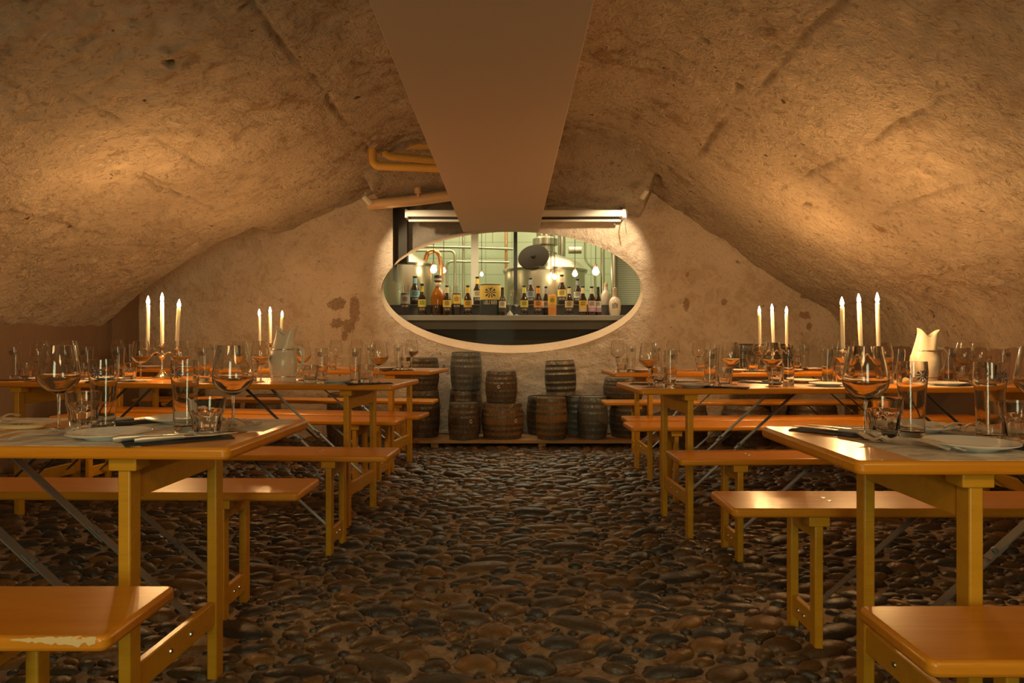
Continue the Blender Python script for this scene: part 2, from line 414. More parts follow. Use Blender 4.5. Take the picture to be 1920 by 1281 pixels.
OV_W, OV_G = 6.95, 7.12      # wall face, window glass
E_OUT = (0, 1.4835, 1.335, .617); E_IN = (0, 1.536, 1.34, .5925)
NX0, NX1, NZ0, NZ1 = -1.205, -.40, 1.6, 2.47
def build_backwall():
    nt, nr = 320, 90
    th = np.linspace(0, 2*PI, nt, endpoint=False)
    cx, cz, a, b = E_OUT
    ex = cx+a*np.cos(th); ez = cz+b*np.sin(th)
    dx = np.cos(th)*a; dz = np.sin(th)*b
    lim = np.full(nt, 1e9)
    for (d, o, lo, hi) in ((dx, cx, XL-.05, XR+.05), (dz, cz, -.05, 3.05)):
        with np.errstate(divide='ignore', invalid='ignore'):
            t = np.where(d > 1e-9, (hi-o)/d, np.where(d < -1e-9, (lo-o)/d, 1e9))
        lim = np.minimum(lim, t)
    k = np.linspace(0, 1, nr)[:, None]; k = k**1.15
    rr = 1+(lim[None, :]-1)*k
    X = cx+dx*rr; Z = cz+dz*rr
    edge = sm((rr-1)/.08)
    D = .07*fbm(X*1.1, Z*1.1, 201, 3)+.03*fbm(X*5, Z*5, 220, 4, .6)
    low = sm((.95-Z)/.35); D = D+low*(.07*fbm(X*3.2, Z*4.2, 230, 4, .6)-.015)
    Y = OV_W-D*edge
    P = np.stack([X, Y, Z], -1); P = np.concatenate([P, P[:, :1]], 1)
    o = grid_mesh('wall_back', P, M['backwall'])
    bm = bmesh.new(); bm.from_mesh(o.data)
    bmesh.ops.remove_doubles(bm, verts=bm.verts, dist=1e-5)
    for co, no in (((NX0, 0, 0), (1, 0, 0)), ((NX1, 0, 0), (1, 0, 0)), ((0, 0, NZ1), (0, 0, 1))):
        bmesh.ops.bisect_plane(bm, geom=bm.verts[:]+bm.edges[:]+bm.faces[:], plane_co=co, plane_no=no, dist=1e-5)
    kill = [f for f in bm.faces if NX0 < f.calc_center_median().x < NX1 and NZ0 < f.calc_center_median().z < NZ1]
    bmesh.ops.delete(bm, geom=kill, context='FACES')
    for f in bm.faces:
        f.smooth = True
    bm.to_mesh(o.data); bm.free()
    struct(o, 'pale rough plastered end wall with the oval window')
    # embrasure ring
    n = 160; mb = MB()
    for (e, y) in ((E_OUT, OV_W), (E_IN, OV_G), ((0, E_IN[1], E_IN[2]+.03, E_IN[3]+.03), OV_G), ((0, E_OUT[1], E_OUT[2]+.012, E_OUT[3]+.012), OV_W)):
        mb.v += [(e[0]+e[2]*math.cos(2*PI*i/n), y, e[1]+e[3]*math.sin(2*PI*i/n)) for i in range(n)]
    for q in range(4):
        mb.f += [(q*n+i, q*n+(i+1) % n, ((q+1) % 4)*n+(i+1) % n, ((q+1) % 4)*n+i) for i in range(n)]; mb.mi += [0]*n
    struct(mb.build('trim_1', M['reveal'], None, 50), 'flared plaster reveal of the oval window')
    # niche box behind the hole at the upper left of the window
    mb = MB(); yb = 7.17; y0 = 6.9; q = 24; xs = [NX0+(NX1+.2-NX0)*i/q for i in range(q+1)]
    zl = [E_IN[1]+(E_IN[3]+.02)*math.sqrt(max(0, 1-(x/(E_IN[2]+.02))**2)) for x in xs]
    mb.v += [(x, yb, z) for x, z in zip(xs, zl)]+[(x, yb, NZ1+.1) for x in xs]
    mb.f += [(i, i+1, q+2+i, q+1+i) for i in range(q)]; mb.mi += [0]*q
    mb.add([(NX0, y0, NZ0), (NX0, yb, NZ0), (NX0, yb, NZ1), (NX0, y0, NZ1)], [(0, 1, 2, 3)], 1)
    mb.add([(NX1+.2, OV_W+.02, 2.0), (NX1+.2, yb, 2.0), (NX1+.2, yb, NZ1+.1), (NX1+.2, OV_W+.02, NZ1+.1)], [(0, 1, 2, 3)], 0)
    mb.add([(NX0, OV_W-.05, NZ1), (NX1+.2, OV_W-.05, NZ1), (NX1+.2, yb, NZ1+.02), (NX0, yb, NZ1+.02)], [(0, 1, 2, 3)], 1)
    mb.box((NX0, 7.05, NZ0+.2), (NX0+.12, yb, NZ1), 1)  # dark strip down the left edge of the recess
    struct(mb.build('trim_2', [M['concrete'], M['recess_dark']], None, 0), 'dark recess above the window')
    # side walls and the unseen end behind the viewer
    def sidewall(name, x, ztop, th):
        g = MB(); g.box((min(x, x+th), YB, -.05), (max(x, x+th), YW+.3, ztop)); return struct(g.build(name, M['sidewall'], None, 0), 'low brown painted side wall under the vault')
    sidewall('wall_left', XL, 1.14, -.15); sidewall('wall_right', XR, .955, .15)
    g = MB(); g.box((XL-.2, YB-.15, -.05), (XR+.2, YB, 3.1)); struct(g.build('wall_front', M['backwall'], None, 0), 'plaster end wall')
    g = MB(); g.box((XL, 6.42, 0), (XL+.05, 6.62, 1.75)); g.box((XL-.1, 6.28, 0), (XL+.004, 7.0, 2.0)); struct(g.build('trim_3', M['sidewall'], None, 0, .006), 'brown post in the back corner')
build_backwall()

def build_floor():
    xs = np.linspace(XL-.1, XR+.1, 150); ys = np.linspace(YB, YW+.05, 220)
    X, Y = np.meshgrid(xs, ys); Z = -.006+.010*fbm(X*3, Y*3, 400, 3)
    o = grid_mesh('floor', np.stack([X, Y, Z], -1), M['mortar'])
    struct(o, 'cobbled floor of dark river stones in mortar')
    # stones by dart throwing
    cell = .10; G = {}; stones = []
    def ok(x, y, a, b, th):
        ci, cj = int(math.floor(x/cell)), int(math.floor(y/cell))
        for i in range(ci-3, ci+4):
            for j in range(cj-3, cj+4):
                for (x2, y2, a2, b2, t2) in G.get((i, j), ()):
                    dx, dy = x2-x, y2-y; d = math.hypot(dx, dy)
                    if d < 1e-6: return False
                    ph = math.atan2(dy, dx)
                    def rad(A, B, t):
                        c, s_ = math.cos(ph-t), math.sin(ph-t); return A*B/math.sqrt((B*c)**2+(A*s_)**2)
                    if d < (rad(a, b, th)+rad(a2, b2, t2))*.87: return False
        return True
    for (n, a0, a1, asp0, asp1) in ((500, .085, .15, .30, .42), (9000, .05, .085, .40, .75), (26000, .032, .055, .42, .85), (52000, .016, .034, .5, .95)):
        for _ in range(n):
            x = random.uniform(XL, XR); y = random.uniform(.75, YW) if random.random() < .93 else random.uniform(.75, 3)
            if abs(x) > .8+y*.78: continue
            a = random.uniform(a0, a1); b = a*random.uniform(asp0, asp1); th = random.gauss(0.05, .33)
            if ok(x, y, a, b, th):
                G.setdefault((int(math.floor(x/cell)), int(math.floor(y/cell))), []).append((x, y, a, b, th)); stones.append((x, y, a, b, th))
    seg = 12; rings = [(1.0, -.35), (.97, .0), (.86, .45), (.62, .82), (.30, .98)]
    V = []; Fc = []; C = []
    pal = np.array([(.12, .058, .018), (.17, .08, .020), (.07, .042, .022), (.055, .042, .03), (.035, .031, .027), (.13, .07, .028), (.22, .10, .022), (.085, .05, .022), (.045, .044, .042)])
    for (x, y, a, b, th) in stones:
        base = len(V); hgt = min(.030, .010+b*.42)*random.uniform(.75, 1.2); z0 = -.009+random.uniform(-.005, .003)
        ct, st = math.cos(th), math.sin(th); ph = [random.uniform(.9, 1.07) for _ in range(seg)]; tx, ty = random.uniform(-.25, .25), random.uniform(-.3, .3)
        for (r, h) in rings:
            for k in range(seg):
                t = 2*PI*k/seg; u = a*r*math.cos(t)*ph[k]; w = b*r*math.sin(t)*ph[k]
                V.append((x+u*ct-w*st, y+u*st+w*ct, z0+hgt*h+(tx*u/a+ty*w/b)*hgt*.6))
        V.append((x, y, z0+hgt))
        for i in range(len(rings)-1):
            for k in range(seg): Fc.append((base+i*seg+k, base+i*seg+(k+1) % seg, base+(i+1)*seg+(k+1) % seg, base+(i+1)*seg+k))
        top = base+len(rings)*seg
        for k in range(seg): Fc.append((base+(len(rings)-1)*seg+k, base+(len(rings)-1)*seg+(k+1) % seg, top))
        c = pal[random.randrange(len(pal))]*random.uniform(.65, 1.1); C += [(*c, 1.0)]*(len(rings)*seg+1)
    me = bpy.data.meshes.new('cobbles'); me.from_pydata(V, [], Fc)
    me.polygons.foreach_set('use_smooth', [True]*len(me.polygons))
    ca = me.color_attributes.new('stone', 'FLOAT_COLOR', 'POINT'); ca.data.foreach_set('color', np.array(C, dtype=np.float32).ravel())
    me.materials.append(M['stone']); me.update()
    s = bpy.data.objects.new('cobbles', me); COL.objects.link(s); s.parent = o; s['kind'] = 'structure'
build_floor()

# boxed duct along the vault
g = MB(); x0, x1, y0, y1 = -.43, .265, -1.2, 6.93
g.v += [(-.425, y0, 2.09), (.255, y0, 2.09), (.27, y1, 2.095), (-.495, y1, 2.095), (-.425, y0, 3.1), (.255, y0, 3.1), (.27, y1, 3.1), (-.495, y1, 3.1)]
g.f += [(0, 3, 2, 1), (4, 5, 6, 7), (0, 1, 5, 4), (1, 2, 6, 5), (2, 3, 7, 6), (3, 0, 4, 7)]; g.mi += [0]*6
o = struct(g.build('ceiling_duct', M['duct'], None, 0, .006), 'smooth boxed-in duct running along the vault crown')

# ------------------------------------------------------------------ trestle tables and benches
def frame_parts(root, L, Wd, top, inset, lw, legx, legy, sgn, brace_n, blen, first):
    """One folding end frame: two legs, apron, low stretcher, head block, steel braces."""
    x = sgn*(L/2-inset)
    for sy in (-1, 1):
        g = MB(); y = sy*(lw/2)
        g.box((x-legx/2, y-legy/2, 0), (x+legx/2, y+legy/2, top-.03)); g.build('leg', M['legwood'], root, 30, .004)
    g = MB(); hgt = .105 if top > .6 else .075
    # apron with a deeper middle between the legs
    poly = [(-lw/2, top-.03), (lw/2, top-.03), (lw/2, top-.03-hgt*.75), (lw/2-.03, top-.03-hgt), (-lw/2+.03, top-.03-hgt), (-lw/2, top-.03-hgt*.75)]
    g.prism(poly, 'x', x-legx*.36, x+legx*.36); g.build('apron', M['legwood'], root, 30, .002)
    g = MB(); zs = .20 if top > .6 else .085; g.box((x-legx*.36, -lw/2, zs-.035), (x+legx*.36, lw/2, zs+.035))
    st = g.build('stretcher', M['legwood'], root, 30, .003)
    for yy in (-lw*.12, lw*.12):
        g = MB(); mt = Matrix.Translation((x+sgn*legx*.36, yy, zs)) @ Matrix.Rotation(PI/2*sgn, 4, 'Y')
        vs = MB().lathe([(.007, 0), (.006, .004), (0, .005)], 8); g.add([mt @ Vector(p) for p in vs.v], vs.f)
        g.build('bolt', M['bolt'], st, 30)
    bw = .06 if top > .6 else .05
    for sy in (-1, 1):
        g = MB(); g.box((x-.034, sy*lw/2-bw/2, top-.062), (x+.034, sy*lw/2+bw/2, top-.029))
        g.build('head_block', M['legwood'], root, 30, .003)
    ys = (-lw*.30, lw*.30) if brace_n == 2 else (0,)
    for yy in ys:
        g = MB(); a = Vector((x-sgn*.012, yy, zs)); b = Vector((x-sgn*blen, yy, top-.035)); mid = a.lerp(b, .48)
        d = (b-a).normalized(); n = d.cross(Vector((0, 1, 0))).normalized()
        def strap(p, q, w, t, off):
            u = Vector((0, 1, 0))*w/2; m = n*t; o_ = n*off
            vs = [p-u+o_, p+u+o_, q+u+o_, q-u+o_, p-u+o_+m, p+u+o_+m, q+u+o_+m, q-u+o_+m]
            g.add(vs, [(0, 1, 2, 3), (4, 7, 6, 5), (0, 4, 5, 1), (1, 5, 6, 2), (2, 6, 7, 3), (3, 7, 4, 0)])
        strap(a, mid+d*.03, .026, .004, 0); strap(mid-d*.03, b, .030, .004, .005)
        hx = MB().lathe([(.008, -.006), (.008, .016), (0, .017)], 8)
        mt = Matrix.Translation(mid) @ n.to_track_quat('Z', 'Y').to_matrix().to_4x4(); g.add([mt @ Vector(p) for p in hx.v], hx.f)
        g.box((b.x-.035, yy-.03, top-.037), (b.x+.035, yy+.03, top-.0285))
        g.build('brace', M['strap'], root, 30)

def slab(L, Wd, top, th, root, name, rnd):
    g = MB(); r = .018; poly = []
    for (cx_, cy_, a0) in ((L/2-r, Wd/2-r, 0), (-L/2+r, Wd/2-r, 90), (-L/2+r, -Wd/2+r, 180), (L/2-r, -Wd/2+r, 270)):
        for k in range(5): a = math.radians(a0+k*22.5); poly.append((cx_+r*math.cos(a), cy_+r*math.sin(a)))
    g.prism(poly, 'z', top-th, top)
    return g.build(name, M['wood'], root, 40, .009, 3)

def make_table(L=2.5, Wd=.55, top=.775):
    r = thing('trestle_table', '', 'table')
    slab(L, Wd, top, .030, r, 'tabletop', 0)
    for s_ in (-1, 1): frame_parts(r, L, Wd, top, .27, Wd-.12, .030, .046, s_, 2, .62, s_ == -1)
    return r
def make_bench(L=2.5, Wd=.265, top=.475):
    r = thing('bench', '', 'bench')
    se = slab(L, Wd, top, .030, r, 'seat', 0)
    for sx in (-1, 1):
        for yy in (-.022, .022):
            MB().lathe([(.008, top-.001), (.0075, top+.0015), (0, top+.002)], 8, (sx*(L/2-.36), yy, 0)).build('seat_bolt', M['bolt'], se, 30)
    for s_ in (-1, 1): frame_parts(r, L, Wd, top, .285, Wd-.075, .028, .042, s_, 1, .42, s_ == -1)
    return r

TABLES = {}
class Tab:
    def __init__(s, key, side, cx, cyy, yaw, L, Wd, top, desc):
        s.key, s.side, s.yaw, s.L, s.W, s.top, s.desc = key, side, math.radians(yaw)*side, L, Wd, top, desc
        # cx, cyy = aisle-end near corner
        c, sn = math.cos(s.yaw), math.sin(s.yaw)
        s.u = Vector((side*c, side*sn*1.0, 0)) if False else Vector((side*math.cos(abs(s.yaw)), math.sin(abs(s.yaw))*(1 if yaw >= 0 else -1), 0))
        s.v = Vector((-s.u.y*side, s.u.x*side, 0))
        s.o = Vector((cx, cyy, 0))
        s.rz = math.atan2(s.u.y*side, s.u.x*side)
    def center(s): return s.o+s.u*s.L/2+s.v*s.W/2
    def at(s, px, v, z=None):
        k = (px-CX)/F; base = s.o+s.v*s.W*v
        t = (k*base.y-base.x)/(s.u.x-k*s.u.y)
        p = base+s.u*t; p.z = s.top if z is None else z
        return p
def table(key, side, cx, cyy, yaw, L, desc, label, top=.775, Wd=.55):
    T = Tab(key, side, cx, cyy, yaw, L, Wd, top, desc); TABLES[key] = T
    o = s_root = place('table', make_table, T.center(), T.rz, label, 'trestle tables on both sides of the aisle', (L/2.5, Wd/.55, top/.775))
    return T
T1L = table('1L', -1, -.652, 1.569, 2.5, 2.5, 'front left table', 'front left varnished trestle table with an oval coaster on it')
T1R = table('1R', 1, .709, 1.401, 0, 2.5, 'front right table', 'front right varnished trestle table, its corner catching the candle reflections')
T2L = table('2L', -1, -.63, 3.60, 7, 2.5, 'middle left table', 'middle trestle table left of the aisle, carrying candles and a cream jug')
T2R = table('2R', 1, .645, 3.42, 4.5, 2.5, 'middle right table', 'middle trestle table right of the aisle, carrying candles and a cream jug', .768)
T3L = table('3L', -1, -.61, 5.06, 10, 2.97, 'back left table', 'back trestle table left of the aisle, nearest the end wall')
T3R = table('3R', 1, .72, 4.82, 2, 2.5, 'back right table', 'back trestle table right of the aisle, nearest the end wall')
def bench(side, xend, yc, L, yaw, label, Wd=.265):
    s = 1 if yaw >= 0 else -1
    u = Vector((side*math.cos(math.radians(abs(yaw))), math.sin(math.radians(abs(yaw)))*s, 0))
    c = Vector((xend, yc, 0))+u*L/2
    return place('bench', make_bench, c, math.atan2(u.y*side, u.x*side), label, 'benches beside the trestle tables', (L/2.5, Wd/.265, 1))
b0l = bench(-1, -.75, 1.395, 2.5, 0, 'front left bench with chipped varnish at its corner')
bench(1, .714, 1.29, 2.5, 0, 'front right bench before the front right table', .25)
bench(-1, -.757, 2.555, 2.5, 1, 'bench behind the front left table, candle glints on its seat')
bench(1, .714, 2.335, 2.5, 0, 'bench behind the front right table, brightest seat reflection')
bench(-1, -.57, 3.30, 2.5, 4, 'bench before the middle left table')
bench(1, .755, 3.22, 2.5, 2, 'bench before the middle right table')
bench(-1, -.748, 4.60, 2.5, 7, 'bench behind the middle left table')
bench(1, .73, 4.33, 2.5, 3, 'bench behind the middle right table')
bench(-1, -.63, 4.93, 2.75, 9, 'bench before the back left table')
bench(1, .77, 4.68, 2.5, 2, 'bench before the back right table')
bench(-1, -.672, 6.02, 2.75, 5, 'bench behind the back left table, against the left barrels')
bench(1, .79, 5.93, 2.5, 1, 'bench behind the back right table, against the right barrels')
def chip(root, L, Wd, top, th, sx, reach, seed):
    """Bare wood where the varnish has worn off along the near edge, starting at the corner."""
    rg = random.Random(seed); n = 26; rows = []
    prof = [(-Wd/2-.0007, top-th+.008), (-Wd/2-.0008, top-.010), (-Wd/2+.0024, top-.0020), (-Wd/2+.010, top+.0007)]
    g = MB()
    for i in range(n+1):
        x = sx*(L/2-.020-reach*i/n); k = (1-i/n)**.6*rg.uniform(.35, 1.0); a = .5-.5*k; b = .5+.5*k*rg.uniform(.6, 1)
        for t in (a, (a+b)/2, b):
            f = t*3; q = min(2, int(f)); u = f-q
            g.v.append((x, prof[q][0]*(1-u)+prof[q+1][0]*u-.0006, prof[q][1]*(1-u)+prof[q+1][1]*u+.0006))
    for i in range(n):
        for q in (0, 1): g.f.append((3*i+q, 3*i+q+1, 3*i+4+q, 3*i+3+q)); g.mi.append(0)
    o = g.build('worn_edge', M['worn'], root, 60); o['label'] = 'bare chipped edge'
chip(b0l, 2.5, .265, .475, .03, 1, .16, 3)
# ------------------------------------------------------------------ glassware and tableware
def make_wine():
    r = thing('wine_glass', '', 'glass')
    prof_o = [(.0045, .098), (.012, .1015), (.026, .109), (.041, .121), (.050, .134), (.0525, .145), (.0515, .160), (.047, .190), (.0420, .215), (.0385, .232)]
    prof_i = [(.0375, .2322), (.0408, .215), (.0460, .190), (.0505, .160), (.0515, .146), (.049, .136), (.040, .1235), (.0255, .1115), (.012, .1045), (0, .103)]
    MB().lathe(prof_o+prof_i, 36).build('bowl', M['thick'], r, 60)
    MB().lathe([(.0042, .006), (.0036, .03), (.0034, .06), (.0038, .085), (.0055, .0995)], 14).build('stem', M['thick'], r, 60)
    MB().lathe([(0, .0), (.036, .0), (.0375, .0015), (.030, .0035), (.016, .006), (.0065, .011), (.0042, .018), (0, .018)], 32).build('foot', M['glass'], r, 60)
    return r
def emblem_mesh(R, zc, s, ang0=-PI/2, mi=0, eagle=True):
    """Crossed brewers' tools with a bird above, wrapped on a cylinder of radius R (or flat when R is None)."""
    polys = []
    def bar(a, l0, l1, w0, w1):
        c, sn = math.cos(a), math.sin(a)
        pts = []
        for (l, w) in ((l0, w0), (l1, w1)):
            pts.append((l*c-w*sn, l*sn+w*c)); pts.append((l*c+w*sn, l*sn-w*c))
        polys.append([pts[0], pts[1], pts[3], pts[2]])
    for a in (35, 145, 215, 325): bar(math.radians(a), .02, .78, .05, .06)
    for a in (215, 325): bar(math.radians(a), .55, 1.0, .16, .10)
    for a in (35, 145): bar(math.radians(a), .62, .95, .15, .17)
    for a in (5, 175): bar(math.radians(a), .35, 1.05, .10, .05)
    for a in (250, 290): bar(math.radians(a), .30, .85, .07, .10)
    if eagle:
        bar(math.radians(90), .25, .75, .10, .13); bar(math.radians(70), .60, 1.0, .10, .03); bar(math.radians(112), .55, .9, .08, .02)
    g = MB()
    for P in polys:
        n = 3; vs = []
        a, b, c, d = [Vector((p[0], p[1], 0)) for p in P]
        for i in range(n+1):
            for q in (a.lerp(d, i/n), b.lerp(c, i/n)):
                x, z = q.x*s, q.y*s
                if R is None: vs.append((x, 0, zc+z))
                else:
                    t = ang0+x/R; vs.append((R*math.cos(t), R*math.sin(t), zc+z))
        g.add(vs, [(2*i, 2*i+1, 2*i+3, 2*i+2) for i in range(n)], mi)
    return g
def make_beer():
    r = thing('beer_glass', '', 'glass')
    MB().lathe([(.0285, .020), (.0290, .06), (.0310, .11), (.0345, .150), (.0355, .168), (.0345, .186), (.0340, .194), (.0332, .1942), (.0338, .185), (.0347, .168), (.0337, .150), (.0300, .11), (.0278, .06), (.0265, .024), (0, .022)], 36).build('body', M['thick'], r, 60)
    MB().lathe([(0, 0), (.0270, 0), (.0285, .003), (.0290, .0195), (.026, .0205), (.010, .0212), (0, .0212)], 36).build('base', M['thick'], r, 50)
    emblem_mesh(.0362, .160, .0165).build('emblem', M['mark'], r, 0)
    return r
def make_tumbler():
    r = thing('water_tumbler', '', 'glass')
    def fac(k, seg, z):
        if z > .066: return 1
        return 1-.085*abs(math.cos(PI*k*9/seg))**1.5*min(1, (.0665-z)/.012)
    g = MB(); g.lathe([(.0325, .0), (.0340, .014), (.0352, .03), (.0385, .054), (.0418, .0655), (.0430, .070), (.0450, .094), (.0455, .100)], 72, facet=fac)
    g.f.pop(); g.f.pop(); g.mi = g.mi[:-2]
    g.v += [((r_)*math.cos(2*PI*k/72), (r_)*math.sin(2*PI*k/72), z) for (r_, z) in ((.0443, .1004), (.0432, .094), (.0405, .070), (.0350, .055), (.0300, .03), (.026, .018)) for k in range(72)]
    for q in range(7, 13): g.f += [(q*72+k, q*72+(k+1) % 72, (q+1)*72+(k+1) % 72, (q+1)*72+k) for k in range(72)]
    g.f += [tuple(13*72+k for k in range(72)), tuple(range(71, -1, -1))]; g.mi = [0]*len(g.f)
    g.build('body', M['thick'], r, 40)
    MB().lathe([(0, .0005), (.0245, .0005), (.0255, .004), (.0245, .009), (0, .010)], 40).build('base', M['glass'], r, 50)
    return r
def make_plate():
    g = MB().lathe([(0, .0), (.045, 0), (.052, .001), (.056, .006), (.075, .010), (.094, .0165), (.0955, .018), (.0945, .0190), (.075, .0135), (.058, .0095), (.050, .0065), (0, .006)], 56)
    return tag(g.build('dinner_plate', M['china'], None, 60), '', 'plate')
def make_fork():
    g = MB(); n = 14
    def sec(y, w, z, t=.0022): return [(-w, y, z), (w, y, z), (w, y, z+t), (-w, y, z+t)]
    rows = [sec(-.10+.135*k/10, .0062 if k < 2 else .0062-.0032*min(1, (k-1)/5), .004+.006*math.sin(PI*min(1, k/10*.9))) for k in range(11)]
    rows += [sec(.045, .0085, .009), sec(.058, .0115, .0055), sec(.068, .0118, .004)]
    vs = [p for r_ in rows for p in r_]; m = len(rows)
    fs = [(4*i+a, 4*i+(a+1) % 4, 4*i+4+(a+1) % 4, 4*i+4+a) for i in range(m-1) for a in range(4)]+[(3, 2, 1, 0), (4*m-4, 4*m-3, 4*m-2, 4*m-1)]
    g.add(vs, fs)
    for k in range(4):
        x = -.0102+k*.0068; w = .0017
        pts = [(.066, .004, w), (.085, .005, w), (.108, .010, w*.6)]
        vs = [q for (y, z, ww) in pts for q in [(x-ww, y, z), (x+ww, y, z), (x+ww, y, z+.002), (x-ww, y, z+.002)]]
        g.add(vs, [(4*i+a, 4*i+(a+1) % 4, 4*i+4+(a+1) % 4, 4*i+4+a) for i in range(2) for a in range(4)]+[(8, 9, 10, 11)])
    g.v = [(x, y, .0004+(z-.0004)*1.9) for (x, y, z) in g.v]
    return tag(g.build('fork', M['steel'], None, 50), '', 'fork')
def make_knife():
    r = thing('table_knife', '', 'knife')
    g = MB(); g.tube([(0, -.115, .006), (0, -.10, .0065), (0, -.06, .0065), (0, -.02, .006), (0, -.008, .0055)], [.0062, .0085, .0072, .0055, .0048], 12, squash=.75); g.build('handle', M['steel'], r, 50)
    g = MB(); out = [(-.0055, -.009), (.0055, -.009), (.009, .03), (.0095, .08), (.006, .105), (-.004, .118), (-.0055, .07)]
    g.prism(out, 'z', .0045, .0062); g.build('blade', M['steel'], r, 30)
    return r
def make_napkin():
    g = MB(); nx, ny = 9, 14; vs = []
    for k, zo in enumerate((.0, .0035)):
        for j in range(ny):
            for i in range(nx):
                x = -.05+.10*i/(nx-1); y = -.12+.24*j/(ny-1); e = max(abs(i-(nx-1)/2)/((nx-1)/2), 0)
                vs.append((x, y, zo+.0012*math.sin(i*1.7+j*.9)+.001+(0 if k == 0 else -.0012*e)))
    fs = []
    for k in range(2):
        for j in range(ny-1):
            for i in range(nx-1):
                a = k*nx*ny+j*nx+i; fs.append((a, a+1, a+nx+1, a+nx) if k else (a, a+nx, a+nx+1, a+1))
    rim = [i for i in range(nx)]+[j*nx+nx-1 for j in range(1, ny)]+[(ny-1)*nx+i for i in range(nx-2, -1, -1)]+[j*nx for j in range(ny-2, 0, -1)]
    for a, b in zip(rim, rim[1:]+rim[:1]): fs.append((a, b, nx*ny+b, nx*ny+a))
    g.add(vs, fs); return tag(g.build('folded_napkin', M['napkin'], None, 50), '', 'napkin')
def make_mat():
    g = MB(); g.box((-.21, -.135, 0), (.21, .135, .0008))
    return tag(g.build('paper_place_mat', M['paper'], None, 0), '', 'place mat')

MAKERS = dict(wine=make_wine, beer=make_beer, tumbler=make_tumbler, plate=make_plate, fork=make_fork, knife=make_knife, napkin=make_napkin, mat=make_mat)
NAME = dict(wine='clear stemmed wine glass', beer='tall emblem-printed beer glass', tumbler='short faceted water tumbler', plate='white china plate', fork='steel fork',
            knife='steel table knife', napkin='folded charcoal napkin', mat='printed paper place mat')
PLUR = dict(wine='wine glasses', beer='beer glasses', tumbler='water tumblers', plate='white plates', fork='forks', knife='knives', napkin='charcoal napkins', mat='paper place mats')
ORD = ['first', 'second', 'third', 'fourth', 'fifth', 'sixth', 'seventh', 'eighth', 'ninth', 'tenth', 'eleventh', 'twelfth']
MATZ, NAPZ = .0009, .0065
def setting(T, items):
    """items: (kind, column in the photo, depth share across the top, extra height, turn in degrees)."""
    by = {}
    for it in items: by.setdefault(it[0], []).append(it)
    for kind, L in by.items():
        L = sorted(L, key=lambda i: abs(i[1]-CX))
        for n, it in enumerate(L):
            px, v = it[1], it[2]; dz = it[3] if len(it) > 3 else 0; rot = it[4] if len(it) > 4 else (random.uniform(0, 360) if kind in ('wine', 'tumbler', 'plate') else 0)
            p = T.at(px, v); p.z += dz
            lab = f"{NAME[kind]} on the {T.desc}, {ORD[n]} one from the aisle" if len(L) > 1 else f"{NAME[kind]} on the {T.desc}, the only one there"
            rz = math.radians(rot)+(T.rz if kind not in ('beer',) else math.atan2(-p.x, p.y)*-1*0+math.radians(random.uniform(-12, 12)))
            place(kind, MAKERS[kind], p, rz, lab, f"{PLUR[kind]} on the set tables")
setting(T1L, [
    ('mat', 170, .26, 0, 0), ('mat', 395, .74, 0, 0), ('mat', -40, .74, 0, 0),
    ('wine', 110, .50), ('tumbler', 156, .58, .0009), ('beer', 194, .42, .0009), ('plate', 205, .22, .0009),
    ('fork', 60, .22, .0009, -28), ('fork', 100, .24, .0009, -30),
    ('napkin', 335, .19, 0, -52), ('knife', 312, .20, NAPZ, -52), ('knife', 352, .17, NAPZ, -52),
    ('beer', 347, .43), ('tumbler', 388, .29), ('wine', 437, .46),
    ('plate', 340, .80, .0009), ('napkin', 258, .80, 0, -40), ('knife', 256, .82, NAPZ, -40), ('fork', 425, .66, .0009, 215), ('fork', 450, .66, .0009, 230), ('fork', 10, .78, .0009, 200)])
setting(T1R, [
    ('mat', 1830, .26, 0, 0), ('mat', 1735, .76, 0, 0),
    ('wine', 1623, .50), ('tumbler', 1658, .62), ('beer', 1710, .55), ('fork', 1694, .32, .0009, 30), ('fork', 1722, .30, .0009, 30),
    ('plate', 1820, .26, .0009), ('beer', 1856, .44), ('tumbler', 1913, .40, .0009), ('wine', 1948, .55), ('napkin', 1940, .27, 0, 35), ('knife', 1930, .28, NAPZ, 35),
    ('napkin', 1578, .72, 0, 40), ('knife', 1566, .70, NAPZ, 40), ('knife', 1592, .74, NAPZ, 40),
    ('plate', 1722, .80, .0009), ('fork', 1782, .78, .0009, 120), ('fork', 1815, .76, .0009, 130)])
setting(T2L, [
    ('beer', 28, .45), ('tumbler', 48, .35), ('wine', 74, .35), ('wine', 130, .55), ('tumbler', 155, .4), ('beer', 163, .6), ('beer', 222, .5), ('tumbler', 243, .5), ('wine', 264, .3),
    ('wine', 338, .3), ('beer', 383, .3), ('wine', 450, .6), ('tumbler', 470, .5), ('wine', 489, .25), ('wine', 566, .62), ('tumbler', 582, .2), ('beer', 603, .2),
    ('plate', 632, .22), ('beer', 666, .2), ('tumbler', 686, .36), ('wine', 710, .22), ('napkin', 692, .14, 0, -60), ('plate', 90, .2), ('plate', 195, .22), ('plate', 430, .2), ('napkin', 15, .2, 0, -60), ('mat', 630, .27, 0, 0), ('mat', 200, .27, 0, 0), ('napkin', 208, .15, 0, -60)])
setting(T3L, [
    ('wine', 219, .4), ('beer', 243, .4), ('wine', 290, .6), ('wine', 379, .5), ('beer', 402, .4), ('beer', 455, .5), ('plate', 280, .2), ('plate', 345, .3),
    ('plate', 585, .25), ('tumbler', 622, .2), ('wine', 630, .4), ('wine', 668, .6), ('beer', 692, .4), ('plate', 722, .3), ('beer', 747, .25), ('tumbler', 760, .2), ('wine', 772, .32), ('napkin', 745, .15, 0, -60), ('beer', 560, .5)])
